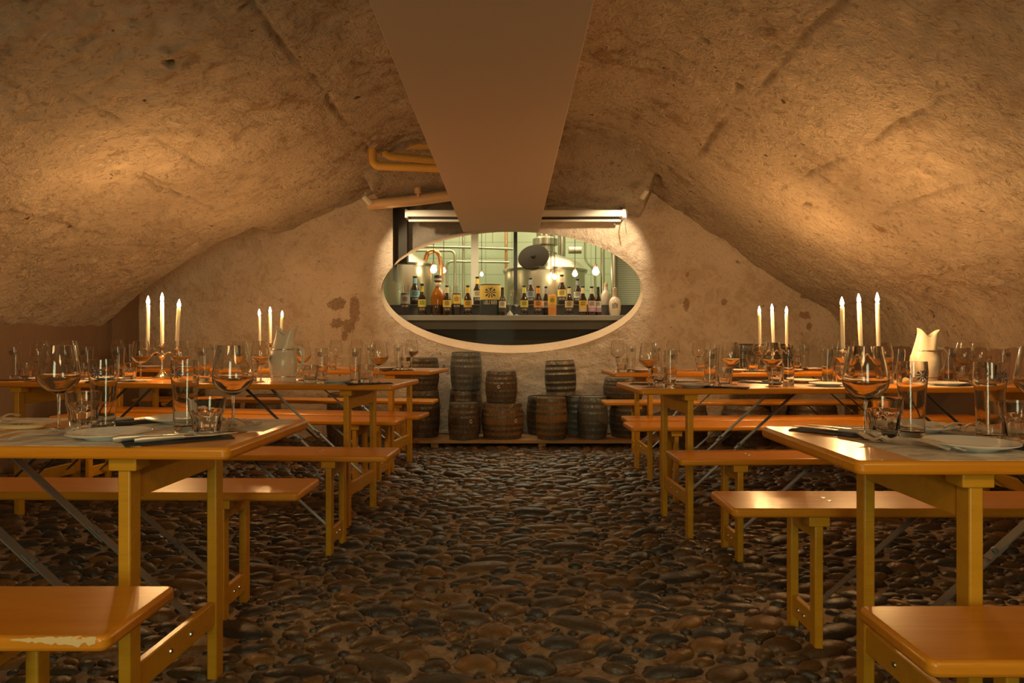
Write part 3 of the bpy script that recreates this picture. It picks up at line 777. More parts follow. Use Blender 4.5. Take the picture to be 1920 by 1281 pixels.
setting(T2R, [
    ('wine', 1217, .25), ('tumbler', 1236, .3), ('beer', 1257, .14), ('plate', 1300, .20), ('plate', 1285, .75), ('beer', 1331, .3), ('tumbler', 1358, .2), ('wine', 1370, .52), ('napkin', 1358, .13, 0, 60),
    ('napkin', 1428, .7, 0, 50), ('knife', 1426, .7, NAPZ, 50), ('wine', 1448, .18), ('tumbler', 1453, .5), ('beer', 1478, .25), ('plate', 1505, .75), ('plate', 1552, .22), ('beer', 1552, .58), ('tumbler', 1580, .55), ('wine', 1584, .85),
    ('wine', 1657, .82), ('tumbler', 1663, .58), ('beer', 1684, .6), ('beer', 1779, .5), ('wine', 1808, .66), ('tumbler', 1806, .35), ('wine', 1838, .38), ('tumbler', 1860, .70), ('beer', 1881, .5), ('plate', 1775, .22), ('napkin', 1825, .2, 0, 50), ('mat', 1560, .27, 0, 0), ('mat', 1790, .27, 0, 0), ('napkin', 1225, .6, 0, 60)])
setting(T3R, [
    ('wine', 1158, .3), ('tumbler', 1166, .2), ('beer', 1183, .25), ('plate', 1205, .3), ('plate', 1214, .72), ('beer', 1233, .6), ('wine', 1262, .6), ('wine', 1310, .7), ('tumbler', 1315, .5), ('beer', 1340, .6),
    ('plate', 1375, .25), ('beer', 1393, .6), ('tumbler', 1412, .5), ('wine', 1424, .9), ('plate', 1525, .6), ('tumbler', 1494, .6), ('beer', 1508, .55), ('beer', 1560, .6), ('wine', 1582, .6), ('wine', 1612, .5), ('plate', 1480, .3), ('napkin', 1428, .2, 0, 60), ('wine', 1496, .75)])

# ------------------------------------------------------------------ candelabra, candles
CUP = [(-.10, .185), (0, .203), (.10, .185)]
def make_candelabrum():
    r = thing('candelabrum', '', 'candelabrum')
    MB().lathe([(0, 0), (.062, 0), (.064, .006), (.055, .010), (.045, .013), (.030, .020), (.022, .034), (.014, .044), (.018, .050), (.010, .056), (0, .056)], 32).build('base', M['silver'], r, 40)
    MB().lathe([(.008, .053), (.0065, .08), (.0065, .115), (.010, .122), (.018, .130), (.020, .137), (.012, .146), (.008, .160), (.007, .19)], 20).build('stem', M['silver'], r, 50)
    for s_ in (-1, 1):
        pts = []
        for k in range(17):
            t = k/16
            x = .006+.094*t; z = .138+.028*math.sin(PI*min(1, t*1.15))-.012*math.sin(PI*t)*0+(.0 if t < .87 else (t-.87)*.06)
            pts.append((s_*x, 0, z-(.010 if t > .8 else .010*sm(np.array(t/.8)).item())))
        pts[-1] = (s_*.10, 0, .152)
        MB().tube(pts, .0042, 10).build('arm', M['silver'], r, 50)
    for (x, z) in CUP:
        MB().lathe([(0, z-.040), (.006, z-.038), (.010, z-.026), (.0085, z-.012), (.012, z-.004), (.029, z), (.030, z+.002), (.013, z+.001), (.0125, z+.012), (.0108, z+.012), (.0105, z+.002), (0, z+.002)], 22, (x, 0, 0)).build('drip_pan', M['silver'], r, 45)
    return r
def make_candle():
    r = thing('candle', '', 'candle')
    MB().lathe([(0, 0), (.0103, 0), (.0106, .05), (.0108, .235), (.0098, .245), (.006, .2445), (0, .243)], 20).build('wax_stick', M['wax'], r, 50)
    w = MB().tube([(0, 0, .242), (.0005, 0, .250), (.0015, 0, .256)], .0012, 6).build('wick', M['wick'], r, 50)
    MB().lathe([(0, .246), (.006, .249), (.0098, .257), (.0098, .267), (.0068, .279), (.003, .291), (0, .298)], 16).build('flame', M['flame'], r, 60)
    return r
FLAMES = []
WHO = {'2L': 'on the middle left table', '3L': 'behind the left jug on the back table', '2R': 'beside the right jug', '3R': 'before the dark barrel on the back right table'}
def candelabrum(T, px, v, tilts, hs, turn=0):
    p = T.at(px, v); d = WHO[T.key]
    rz = T.rz+math.radians(turn)
    place('candelabrum', make_candelabrum, p, rz, f'silver three-armed candelabrum {d}', 'silver candelabra on the tables')
    for k, (x, z) in enumerate(CUP):
        q = p+Vector((x*math.cos(rz), x*math.sin(rz), z+.002))
        c = place('candle', make_candle, q, 0, f"lit white taper candle {d}, {('left', 'middle', 'right')[k]} arm", 'lit taper candles')
        c.rotation_euler = (0, math.radians(tilts[k]), 0); c.scale = (1, 1, hs[k])
        top = q+Vector((math.sin(math.radians(tilts[k])), 0, math.cos(math.radians(tilts[k])))) * (.268*hs[k])
        FLAMES.append((top, T.key))
candelabrum(T2L, 304, .68, (.5, 0, 3), (1.08, 1.08, 1.0), -4)
candelabrum(T3L, 507, .5, (-1, -.5, 2), (1.0, 1.0, .95), -6)
candelabrum(T2R, 1614, .46, (-1.2, -2.4, -1.5), (1.0, 1.0, 1.08), -3)
candelabrum(T3R, 1450, .42, (-1.0, -2.2, -.4), (1.0, 1.0, 1.0), -2)

# ------------------------------------------------------------------ fish-shaped jugs
def make_jug():
    r = thing('fish_jug', '', 'jug')
    n, m = 48, 26; vs = []
    prof = [(0, .066), (.04, .070), (.09, .067), (.13, .071), (.25, .079), (.37, .081), (.48, .076), (.60, .0635), (.70, .060), (.80, .056), (.92, .053), (1.0, .054)]
    pz = [p[0] for p in prof]; pr = [p[1] for p in prof]
    def shell(off, rev):
        out = []
        for j in range(m):
            t = j/(m-1)
            for i in range(n):
                a = 2*PI*i/n; ca, sa = math.cos(a), math.sin(a)
                top = .262+.055*max(0, -ca)**1.25+.046*max(0, ca)**1.15
                rr = np.interp(t, pz, pr)-off
                lean = .016*sm(np.array((t-.55)/.45)).item()
                flare = .012*max(0, t-.85)/.15*(max(0, ca)**2)+.004*max(0, t-.92)/.08*max(0, -ca)**3
                pinch = 1-.38*max(0, t-.68)/.32*abs(sa)**2
                sc = .0016*math.sin(a*9+j*2.2)*(1 if .15 < t < .62 else 0)
                out.append(((rr+flare+sc)*ca+lean, (rr+sc)*sa*pinch*.92, max(.0 if not off else .006, t*top)))
        return out
    a = shell(0, 0); b = shell(.004, 1)
    g = MB(); g.v = a+b
    for o_ in (0, n*m):
        for j in range(m-1):
            for i in range(n): g.f.append((o_+j*n+i, o_+j*n+(i+1) % n, o_+(j+1)*n+(i+1) % n, o_+(j+1)*n+i))
    for i in range(n): g.f.append(((m-1)*n+i, (m-1)*n+(i+1) % n, n*m+(m-1)*n+(i+1) % n, n*m+(m-1)*n+i))
    g.f.append(tuple(range(n))); g.f.append(tuple(n*m+i for i in range(n))); g.mi = [0]*len(g.f)
    g.build('body', M['jug'], r, 60)
    hp = [(.050, 0, .190), (.075, 0, .199), (.100, 0, .196), (.118, 0, .176), (.124, 0, .145), (.118, 0, .110), (.104, 0, .078), (.088, 0, .052), (.072, 0, .036)]
    MB().tube(hp, [.008, .009, .0105, .0105, .010, .0095, .008, .0065, .006], 12).build('handle', M['jug'], r, 60)
    def band(z, rad, lean, w):
        g = MB(); q = 40
        for (dr, dz) in ((.001, 0), (.003, w*.2), (.003, w*.8), (.001, w)):
            g.v += [((rad+dr)*math.cos(2*PI*i/q)+lean, (rad+dr)*math.sin(2*PI*i/q)*.90, z+dz) for i in range(q)]
        for j in range(3): g.f += [(j*q+i, j*q+(i+1) % q, (j+1)*q+(i+1) % q, (j+1)*q+i) for i in range(q)]
        g.mi = [0]*len(g.f); g.build('metal_band', M['silver'], r, 60)
    band(.181, .0628, .003, .007); band(.026, .0685, 0, .007)
    g = MB(); g.lathe([(0, -.006), (.006, -.004), (.0075, .002), (.005, .008), (0, .010)], 10, (.052, 0, .193)); g.lathe([(0, -.005), (.006, -.003), (.006, .003), (0, .006)], 10, (.072, 0, .036)); g.build('handle_fitting', M['silver'], r, 50)
    return r
p = T2L.at(531, .42); place('jug', make_jug, p, math.radians(-8), 'cream fish-shaped jug on the middle left table, before the smaller candles', 'cream fish-shaped jugs')
p = T2R.at(1734, .72); place('jug', make_jug, p, math.radians(-4), 'brightly lit cream fish-shaped jug on the middle right table beside the candles', 'cream fish-shaped jugs', .99)

# oval coaster on the front left table
p = T1L.at(40, .56)
g = MB(); g.lathe([(0, 0), (.060, 0), (.0645, .003), (.0645, .009), (.062, .011), (0, .011)], 40); o = g.build('oval_coaster', simple('cream card', (.66, .52, .26), .7), None, 50)
tag(o, 'oval cream coaster with a dark emblem on the front left table', 'coaster'); o.location = p; o.rotation_euler = (0, 0, T1L.rz); o.scale = (1, .62, 1)
e = emblem_mesh(None, 0, .035); e.v = [(x, z*.8, .0114) for (x, y, z) in e.v]; q = e.build('emblem', M['mark'], o, 0)
p = T2R.at(1692, .30); g = MB()
g.lathe([(0, 0), (.034, 0), (.040, .010), (.036, .024), (.022, .034), (0, .038)], 24); o = g.build('bread_roll', simple('pale bread crust', (.66, .50, .30), .8), None, 60)
tag(o, 'small pale rounded bread roll on the middle right table beside the jug', 'bread'); o.location = p

# ------------------------------------------------------------------ barrels
def barrel_look(name, stops, hoops):
    m = M['barrel'].copy(); m.name = name
    for nd in m.node_tree.nodes:
        if nd.type == 'VALTORGB':
            for e, c in zip(nd.color_ramp.elements, stops): e.color = (*c, 1)
    h = M['hoop'].copy(); h.name = name+' hoops'
    for nd in h.node_tree.nodes:
        if nd.type == 'VALTORGB' and nd.color_ramp.elements[0].color[0] < .29:
            for e, c in zip(nd.color_ramp.elements, hoops): e.color = (*c, 1)
    return {'barrel': m, 'hoop': h}
LOOKS = {'black': barrel_look('blackened oak staves', [(.022, .018, .013), (.036, .029, .02), (.06, .045, .028)], [(.40, .36, .28), (.26, .23, .17), (.12, .08, .05)]),
         'light': barrel_look('pale oak staves', [(.13, .06, .018), (.22, .105, .03), (.30, .15, .045)], [(.20, .16, .11), (.13, .10, .07), (.12, .07, .04)]),
         'grey': barrel_look('weathered grey oak staves', [(.05, .045, .036), (.09, .078, .06), (.13, .11, .085)], [(.24, .24, .23), (.16, .16, .15), (.10, .08, .06)])}
def make_barrel():
    r = thing('wooden_barrel', '', 'barrel')           # unit barrel: height 1, end radius .40, belly .47
    pr = [(.36, .03), (.385, .03), (.395, 0), (.415, 0)]+[(.415+.055*math.sin(PI*t/12), t/12) for t in range(1, 12)]+[(.415, 1), (.395, 1), (.385, .965), (.36, .965)]
    MB().lathe(pr, 44).build('staves', M['barrel'], r, 50)
    hd = MB(); hd.lathe([(0, .945), (.39, .945), (.39, .962), (0, .962)], 32); hd.lathe([(0, .035), (.39, .035), (.39, .05), (0, .05)], 32); hd.build('head', M['barrel'], r, 40)
    for (z, w) in ((.015, .10), (.20, .075), (.36, .06), (.60, .06), (.74, .075), (.885, .10)):
        def rad(zz): return .415+.055*math.sin(PI*zz)
        MB().lathe([(rad(z)-.004, z), (rad(z)+.008, z+.003), (rad(z+w)+.008, z+w-.003), (rad(z+w)-.004, z+w)], 44).build('hoop', M['hoop'], r, 40)
    return r
def make_barrel_stamped():
    r = copy_tree(PROTO['barrel']); g = MB()
    # round stamp and letters burnt on the belly, facing the room
    R = .478
    def patch(pts, mi):
        vs = [(R*math.cos(-PI/2+x/R), R*math.sin(-PI/2+x/R), z) for x, z in pts]; g.add(vs, [tuple(range(len(pts)))], mi)
    for k in range(10):
        if k in (0,): continue
        a0, a1 = 2*PI*k/10, 2*PI*(k+1)/10
        patch([(.17+.045*math.cos(a0), .52+.055*math.sin(a0)), (.17+.045*math.cos(a1), .52+.055*math.sin(a1)), (.17+.025*math.cos(a1), .52+.03*math.sin(a1)), (.17+.025*math.cos(a0), .52+.03*math.sin(a0))], 0)
    g.build('stencil_mark', [M['whitemark'], M['redmark']], r, 0); return r
def barrel(px, ytop, ybot, wpx, Y, label, stamped=False, rz=0, zbase=None, tilt=0, look=None):
    z0 = at(px, ybot, Y).z if zbase is None else zbase
    z1 = at(px, ytop, Y).z
    key = 'barrel_stamped' if stamped else 'barrel'
    if stamped and 'barrel' not in PROTO: raise RuntimeError
    o = place(key, make_barrel_stamped if stamped else make_barrel, (at(px, 0, Y).x, Y, z0), rz, label, 'small wooden barrels along the end wall')
    w = wpx*Y/F/.94
    for ch in (o.children if look else ()):
        nm = ch.name.split('.')[0]
        if nm in ('staves', 'head', 'hoop'):
            sl = ch.material_slots[0]; sl.link = 'OBJECT'; sl.material = LOOKS[look]['hoop' if nm == 'hoop' else 'barrel']
    o.scale = (w, w, z1-z0); o.rotation_euler = (0, math.radians(tilt), rz)
    return z1
PZ = .075
# platform
g = MB(); r = thing('barrel_platform', 'low plank platform carrying the central barrels by the end wall', 'platform', (.28, 6.55, 0))
for k in range(3):
    g = MB(); g.box((-1.20, -.24+k*.165, .045), (1.15, -.24+k*.165+.155, .075)); g.build('plank', M['plank'], r, 30, .003)
for x in (-1.0, 0, .95):
    g = MB(); g.box((x-.035, -.2, 0), (x+.035, .22, .045)); g.build('bearer', M['plank'], r, 30, .003)
z = barrel(793, 730, 817, 64, 6.60, 'dark barrel at the foot of the left stack beside the back left table', zbase=PZ)
barrel(793, 671, 730, 61, 6.60, 'rust-banded barrel atop the stack beside the back left table', rz=1, zbase=z)
z = barrel(873, 730, 812, 62, 6.77, 'dark barrel behind, lower half of the tallest stack', rz=.5, zbase=PZ)
barrel(874, 660, 730, 59, 6.74, 'grey iron-banded barrel topping the tallest stack under the window', rz=.7, zbase=z, look='grey')
barrel(870, 755, 820, 60, 6.43, 'low brown barrel with a white stamp before the tallest stack', True, .15, PZ)
z = barrel(942, 754, 820, 78, 6.50, 'widest brown barrel in the middle of the platform', True, .35, PZ, look='light')
barrel(940, 695, 754, 60, 6.50, 'brown barrel with a round white mark on the widest barrel', True, -.5, z)
z = barrel(1018, 743, 808, 62, 6.77, 'dark barrel half hidden under the tilted barrel', rz=2, zbase=PZ)
barrel(1052, 676, 743, 59, 6.70, 'tilted black barrel with bright hoops on top of two others', rz=2.4, zbase=z+.012, tilt=2.5, look='black')
barrel(1034, 745, 817, 59, 6.43, 'light brown slim barrel standing right of the platform middle', rz=1.3, zbase=PZ, look='light')
barrel(1080, 743, 810, 58, 6.75, 'dark bluish barrel squeezed between two front barrels', rz=.2, zbase=PZ, look='grey')
barrel(1111, 743, 815, 57, 6.48, 'grey barrel with a dark bung at the right end of the platform', rz=2.9, zbase=PZ, look='grey')
z = barrel(1179, 752, 815, 72, 6.60, 'brown barrel below the one beside the back right table', rz=.9, zbase=PZ)
barrel(1168, 708, 752, 74, 6.60, 'squat brown barrel behind the end of the back right table', rz=1.9, zbase=z)
for k, (px, w, top, lab) in enumerate(((1282, 88, 757, 'first'), (1400, 92, 757, 'second'), (1522, 92, 757, 'third'))):
    z = barrel(px, top, 815, w, 6.55, f'broad barrel under the back right table, {lab} from the platform', rz=k*1.3, zbase=0)
    if k == 1: zz = z
barrel(1432, 645, 757, 100, 6.55, 'dark-rimmed big barrel behind the back right candles', rz=.4, zbase=zz)
barrel(340, 724, 815, 88, 6.62, 'broad dark barrel behind the left end of the back left table', rz=.8, zbase=0)
barrel(424, 752, 818, 52, 6.66, 'small low dark barrel behind the back left table', rz=1.8, zbase=0)
barrel(493, 741, 820, 66, 6.62, 'dark barrel with pale lid edge behind the back left benches', rz=2.8, zbase=0)
barrel(647, 737, 822, 68, 6.58, 'weathered barrel with a grey iron top behind the table legs', rz=3.4, zbase=0)

# ------------------------------------------------------------------ fittings over the niche
r = thing('roller_blind', 'white rolled-up projection blind mounted above the oval window', 'blind', (0, 6.82, 0))
def zpx(py, Y): return CH+(HY-py)*Y/F
def xpx(px, Y): return (px-CX)*Y/F
yb = 6.80
g = MB(); g.box((xpx(762, yb), -.06, zpx(407, yb)), (xpx(1170, yb), .05, zpx(395, yb))); g.build('casing', M['white'], r, 30, .006)
g = MB(); g.box((xpx(766, yb), -.005, zpx(412, yb)), (xpx(1162, yb), .0, zpx(406, yb))); g.build('blind_cloth', M['blackcloth'], r, 0)
g = MB(); g.box((xpx(766, yb), -.02, zpx(415.5, yb)), (xpx(1164, yb), .012, zpx(411.5, yb))); g.build('bottom_bar', M['white'], r, 30, .003)
g = MB(); g.tube([(xpx(1173, yb), -.05, zpx(372, yb)), (xpx(1169, yb), -.04, zpx(385, yb)), (xpx(1175, yb), -.05, zpx(398, yb)), (xpx(1171, yb), -.05, zpx(420, yb)), (xpx(1174, yb), -.04, zpx(438, yb))], .004, 6); g.build('cable', M['greytrim'], r, 50)
for (a_, b_) in ((1166, 1173), (760, 765)):
    g = MB(); g.box((xpx(a_, yb), -.05, zpx(409, yb)), (xpx(b_, yb), .15, zpx(393, yb))); g.build('end_bracket', M['white'], r, 30, .002)
def bent(path, rad, n=6, r_bend=.05):
    P = [Vector(p) for p in path]; out = [P[0]]
    for a, b, c in zip(P, P[1:], P[2:]):
        u = (a-b); w = (c-b); d = min(r_bend, u.length*.45, w.length*.45); s_ = b+u.normalized()*d; e_ = b+w.normalized()*d
        for k in range(n+1):
            t = k/n; out.append(s_*(1-t)**2+b*2*t*(1-t)+e_*t*t)
    out.append(P[-1]); return out
def pipe(path, rad, label, mat, rb=.06):
    g = MB(); g.tube(bent(path, rad, 6, rb), rad, 14); o = g.build('pipe', mat, None, 60); tag(o, label, 'pipe', 'painted pipes near the ceiling duct'); return o
A = lambda px, py, Y: at(px, py, Y)
pipe([A(742, 236, 5.75)+Vector((0, .2, .12)), A(697, 262, 5.75), A(700, 311, 5.75), A(845, 317, 5.75), A(905, 320, 5.75)], .034, 'lowest yellow pipe bending out from the vault beside the duct', M['yellowpipe'])
pipe([A(752, 250, 5.9)+Vector((0, .2, .1)), A(720, 262, 5.9), A(722, 292, 5.9), A(830, 302, 5.9), A(905, 312, 5.9)], .034, 'middle yellow pipe with a clamped bend beside the duct', M['yellowpipe'])
pipe([A(700, 274, 6.08), A(905, 272, 6.08)], .034, 'upper straight yellow pipe running behind the duct', M['yellowpipe'])
pipe([A(690, 384, 6.62), A(770, 377, 6.6), A(900, 360, 6.55)], .052, 'thick cream pipe lit by the left spotlight, above the blind', M['creampipe'], .1)
g = MB(); g.tube([A(783, 345, 6.55), A(784, 363, 6.55)], .035, 12); g.tube([A(784, 363, 6.55), A(785, 371, 6.55)], .016, 10); o = g.build('pipe_hanger', M['creampipe'], None, 40); tag(o, 'stubby pipe hanger over the thick cream pipe', 'hanger')
def spotlamp(px, py, Y, aim, label):
    p = at(px, py, Y); r = thing('spotlight', label, 'lamp', p, 0, 'small spotlights at the niche corners')
    d = (Vector(aim)-p).normalized(); q = d.to_track_quat('Z', 'Y').to_matrix().to_4x4()
    def put(prof, nm, m):
        vs = MB().lathe(prof, 16); g = MB(); g.add([q @ Vector(v) for v in vs.v], vs.f); g.build(nm, m, r, 40)
    put([(0, -.05), (.022, -.05), (.027, -.04), (.027, .045), (.024, .046), (.023, .02), (0, .018)], 'housing', M['white'])
    put([(0, .019), (.02, .02), (.02, .024), (0, .026)], 'lens', M['tealight'])
    g = MB(); g.tube([(0, 0, .02), (.01*(1 if px > 960 else -1), .02, .04), (.02*(1 if px > 960 else -1), .03, .075)], .007, 8); g.build('bracket', M['white'], r, 50)
    return p, d
SP = [spotlamp(688, 375, 6.35, (-.75, 6.95, 1.65), 'small white spotlight at the upper left corner of the niche'), spotlamp(1208, 364, 6.35, (.85, 6.95, 1.75), 'small white spotlight at the upper right corner of the niche')]

# ------------------------------------------------------------------ the oval window: glass, counter, bottles and brewery behind
n = 96; g = MB()
for y in (OV_G, OV_G+.008):
    g.v += [(E_IN[2]*math.cos(2*PI*i/n), y, E_IN[1]+E_IN[3]*math.sin(2*PI*i/n)) for i in range(n)]
g.f = [tuple(range(n)), tuple(range(2*n-1, n-1, -1))]+[(i, (i+1) % n, n+(i+1) % n, n+i) for i in range(n)]; g.mi = [0]*len(g.f)
o = g.build('window_1', M['pane'], None, 30); struct(o, 'oval window pane onto the bottle display')
YC0, YC1, YR = 7.22, 7.75, 10.6
ZC = zpx(592, 7.35)
r = thing('bottle_counter', 'long grey counter carrying the bottles behind the oval window', 'counter', (0, 7.3, 0))
g = MB(); g.box((-1.75, YC0-7.3, ZC-.055), (1.75, YC1-7.3, ZC)); g.build('worktop', M['counter'], r, 30, .004)
g = MB(); g.box((-1.75, YC0+.02-7.3, ZC-.15), (1.75, YC1-7.3, ZC-.055)); g.build('drawer_front', M['cabinet'], r, 0)
g = MB(); g.box((-1.75, YC0+.10-7.3, .6), (1.75, YC1-7.3, ZC-.15)); g.build('cabinet', M['black'], r, 0)
ZB = zpx(572, 7.55)
r = thing('bottle_ledge', 'dark raised ledge behind the front row of bottles', 'ledge', (0, 7.6, 0))
g = MB(); g.box((-1.75, -.14, ZC), (1.75, .12, ZB)); g.build('ledge_board', M['cabinet'], r, 30, .003)
g = MB(); g.box((-1.75, -.145, ZB-.006), (1.75, -.14, ZB)); g.build('ledge_edge', M['counter'], r, 0)
# room shell
g = MB(); x0, x1 = -2.6, 2.6
g.add([(x0, YR, .3), (x1, YR, .3), (x1, YR, 3.6), (x0, YR, 3.6)], [(0, 1, 2, 3)]); struct(g.build('wall_brewery', M['tile'], None, 0), 'green tiled wall of the brewery')
g = MB(); g.box((1.22, 8.3, .4), (2.6, 8.4, 3.4)); struct(g.build('wall_brewery_side', M['slats'], None, 0), 'ribbed pale wall in the brewery')
g = MB()
g.add([(x0, 7.2, .3), (x0, YR, .3), (x0, YR, 3.6), (x0, 7.2, 3.6)], [(0, 1, 2, 3)]); g.add([(x1, 7.2, .3), (x1, YR, .3), (x1, YR, 3.6), (x1, 7.2, 3.6)], [(0, 1, 2, 3)])
g.add([(x0, 7.55, 3.4), (x1, 7.55, 3.4), (x1, YR, 3.4), (x0, YR, 3.4)], [(0, 1, 2, 3)]); g.add([(x0, 7.2, .35), (x1, 7.2, .35), (x1, YR, .35), (x0, YR, .35)], [(0, 1, 2, 3)])
struct(g.build('wall_brewery_shell', simple('brewery wall paint', (.42, .48, .36), .6), None, 0))
for (px0, px1, Y, m, nm, lab) in ((883, 897, 8.0, M['white'], 'window_2', 'white window post'), (963, 970, 8.0, M['black'], 'window_3', 'black window post')):
    g = MB(); g.box((xpx(px0, Y), Y, ZB-.1), (xpx(px1, Y), Y+.05, 3.3)); struct(g.build(nm, m, None, 0, .004), lab+' between counter and brewery')

def bottle_parts(r, H, rad, lab, neck, emblem=True, style='bottle', textcol='dark'):
    if style == 'bottle':
        MB().lathe([(0, 0), (rad*.96, 0), (rad, .01*H), (rad, .50*H), (rad*.92, .56*H), (rad*.55, .68*H), (rad*.42, .76*H), (rad*.40, .95*H), (rad*.44, .955*H), (rad*.44, .97*H), (0, .972*H)], 22).build('glass_body', M['amber'], r, 50)
        MB().lathe([(0, .965*H), (rad*.50, .965*H), (rad*.48, .995*H), (rad*.40, H), (0, H)], 18).build('crown_cap', M['crown'], r, 40)
        MB().lathe([(rad*1.015, .13*H), (rad*1.015, .50*H)], 22).build('label', [LABELS[lab]], r, 60)
        MB().lathe([(rad*1.03, .13*H), (rad*1.03, .27*H)], 22).build('label_band', [LABELS[textcol]], r, 60)
        MB().lathe([(rad*.50, .74*H), (rad*.435, .93*H)], 18).build('neck_label', [LABELS[neck]], r, 60)
        if emblem: emblem_mesh(rad*1.03, .40*H, rad*.72).build('emblem', M['mark'], r, 0)
    elif style == 'can':
        MB().lathe([(0, 0), (rad*.85, 0), (rad, .04*H), (rad, .94*H), (rad*.86, H), (rad*.82, .985*H), (0, .985*H)], 24).build('can_body', LABELS[textcol], r, 40)
        MB().lathe([(rad*1.01, .52*H), (rad*1.01, .93*H)], 24).build('label', LABELS[lab], r, 60)
        if emblem: emblem_mesh(rad*1.025, .73*H, rad*.62).build('emblem', M['mark'], r, 0)
_fc = bpy.data.curves.new('lettering', 'FONT'); _fc.body = 'UELI BIER'; _fc.size = 1; _fc.align_x = 'CENTER'; _fc.align_y = 'CENTER'
_fo = bpy.data.objects.new('lettering_source', _fc); COL.objects.link(_fo)
bpy.context.view_layer.update()
_me = bpy.data.meshes.new_from_object(_fo.evaluated_get(bpy.context.evaluated_depsgraph_get()))
bpy.data.objects.remove(_fo)
_TV = [v.co.copy() for v in _me.vertices]; _TF = [tuple(p.vertices) for p in _me.polygons]
def lettering(r, R, zc, width, hscale=1.6, mat='letters'):
    w = max(v.x for v in _TV)-min(v.x for v in _TV); s_ = width/w; g = MB()
    g.add([(R*math.cos(-PI/2+v.x*s_/R), R*math.sin(-PI/2+v.x*s_/R), zc+v.y*s_*hscale) for v in _TV], _TF); g.build('lettering', M[mat], r, 0)
def bottle(px, ytop, ybot, Y, wpx, lab, neck, label, style='bottle', textcol='dark', text=True):
    z0 = ZC if Y < 7.45 else ZB; H = at(px, ytop, Y).z-z0; rad = wpx*Y/F/2; nm = {'bottle': 'beer_bottle', 'can': 'beer_can'}[style]
    r = thing(nm, label, 'bottle' if style == 'bottle' else 'can', (xpx(px, Y), Y, z0), math.atan2(xpx(px, Y), -Y)+PI if False else -math.atan2(xpx(px, Y), Y), 'bottles and cans behind the oval window')
    bottle_parts(r, H, rad, lab, neck, True, style, textcol)
    if text: lettering(r, rad*1.045, (.20 if style == 'bottle' else .42)*H, rad*1.5, 1.5)
YF, YK = 7.34, 7.56
bottle(759.5, 550, 590, YF, 17, 'grey', 'grey', 'grey and black beer can, leftmost on the window counter', 'can')
bottle(778, 518, 571, YK, 17, 'blue', 'blue', 'tall brown bottle with pale blue label on the rear ledge')
bottle(791.5, 532, 590, YF, 15, 'lime', 'lime', 'brown bottle with greenish yellow label right of the blue-labelled one')
bottle(838, 535, 591, YF-.07, 15, 'yellow', 'cream', 'yellow-labelled bottle just right of the big amber flagon')
bottle(856, 550, 590, YF, 17, 'yellow', 'yellow', 'yellow and black beer can among the left bottles', 'can')
bottle(877, 535, 590, YF, 15, 'gold', 'gold', 'gold-labelled bottle between the yellow can and big tin')
bottle(895, 519, 572, YK, 15, 'cream', 'yellow', 'tall cream-labelled bottle on the rear ledge beside the tin')
bottle(942, 539, 592, YF-.09, 13, 'cream', 'dark', 'dark bottle with round cream label right of the big tin', text=False)
bottle(983, 535, 591, YF, 14.5, 'lime', 'lime', 'green-necked bottle right of the goblet')
bottle(994.5, 521, 570, YK, 15, 'slate', 'slate', 'tall slate-labelled bottle on the rear ledge behind the goblet')
bottle(1009, 536, 592, YF, 15.5, 'orange', 'orange', 'orange-labelled bottle near the middle of the counter')
bottle(1023.5, 537, 591, YF+.06, 12, 'white', 'grey', 'white-labelled slim bottle left of the orange can', text=False)
bottle(1035.5, 553, 593, YF-.03, 15.5, 'gold', 'orange', 'orange beer can near the middle of the counter', 'can', 'orange')
bottle(1053.5, 515, 572, YK, 16, 'yellow', 'cream', 'tallest bottle with big yellow label on the rear ledge')
bottle(1067, 537, 592, YF, 15, 'tan', 'cream', 'tan-labelled bottle right of the tallest bottle')
bottle(1083, 523, 572, YK, 14.5, 'white', 'slate', 'tall white-labelled bottle on the rear ledge at the right')
bottle(1093, 536, 592, YF, 14.5, 'gold', 'cream', 'gold-labelled bottle at the right part of the counter', textcol='tan')
bottle(1109.5, 537, 593, YF, 15, 'pink', 'white', 'pink and purple labelled bottle', textcol='purple')
bottle(1121.5, 538, 590, YF+.05, 12, 'white', 'dark', 'white and purple labelled bottle right of the pink one', textcol='purple', text=False)
def lathething(nm, label, cat, px, Y, parts, z0=None, group='bottles and cans behind the oval window'):
    r = thing(nm, label, cat, (xpx(px, Y), Y, (ZC if Y < 7.45 else ZB) if z0 is None else z0), -math.atan2(xpx(px, Y), Y), group)
    for (pn, prof, m) in parts: MB().lathe(prof, 28).build(pn, m, r, 45)
    return r
k = YF/F
r = lathething('big_tin', 'large yellow and black party tin with emblem and lettering', 'tin', 919.5, YF, [
    ('tin_body', [(0, 0), (19*k, 0), (19.5*k, 2*k), (19.5*k, 56*k), (19*k, 58*k), (17.5*k, 58*k), (17.5*k, 56.5*k), (0, 56.5*k)], M['black']),
    ('label', [(19.7*k, 29*k), (19.7*k, 56*k)], LABELS['yellow'])])
emblem_mesh(19.9*k, 42*k, 11.5*k).build('emblem', M['mark'], r, 0); lettering(r, 19.8*k, 23.5*k, 27*k, 1.55)
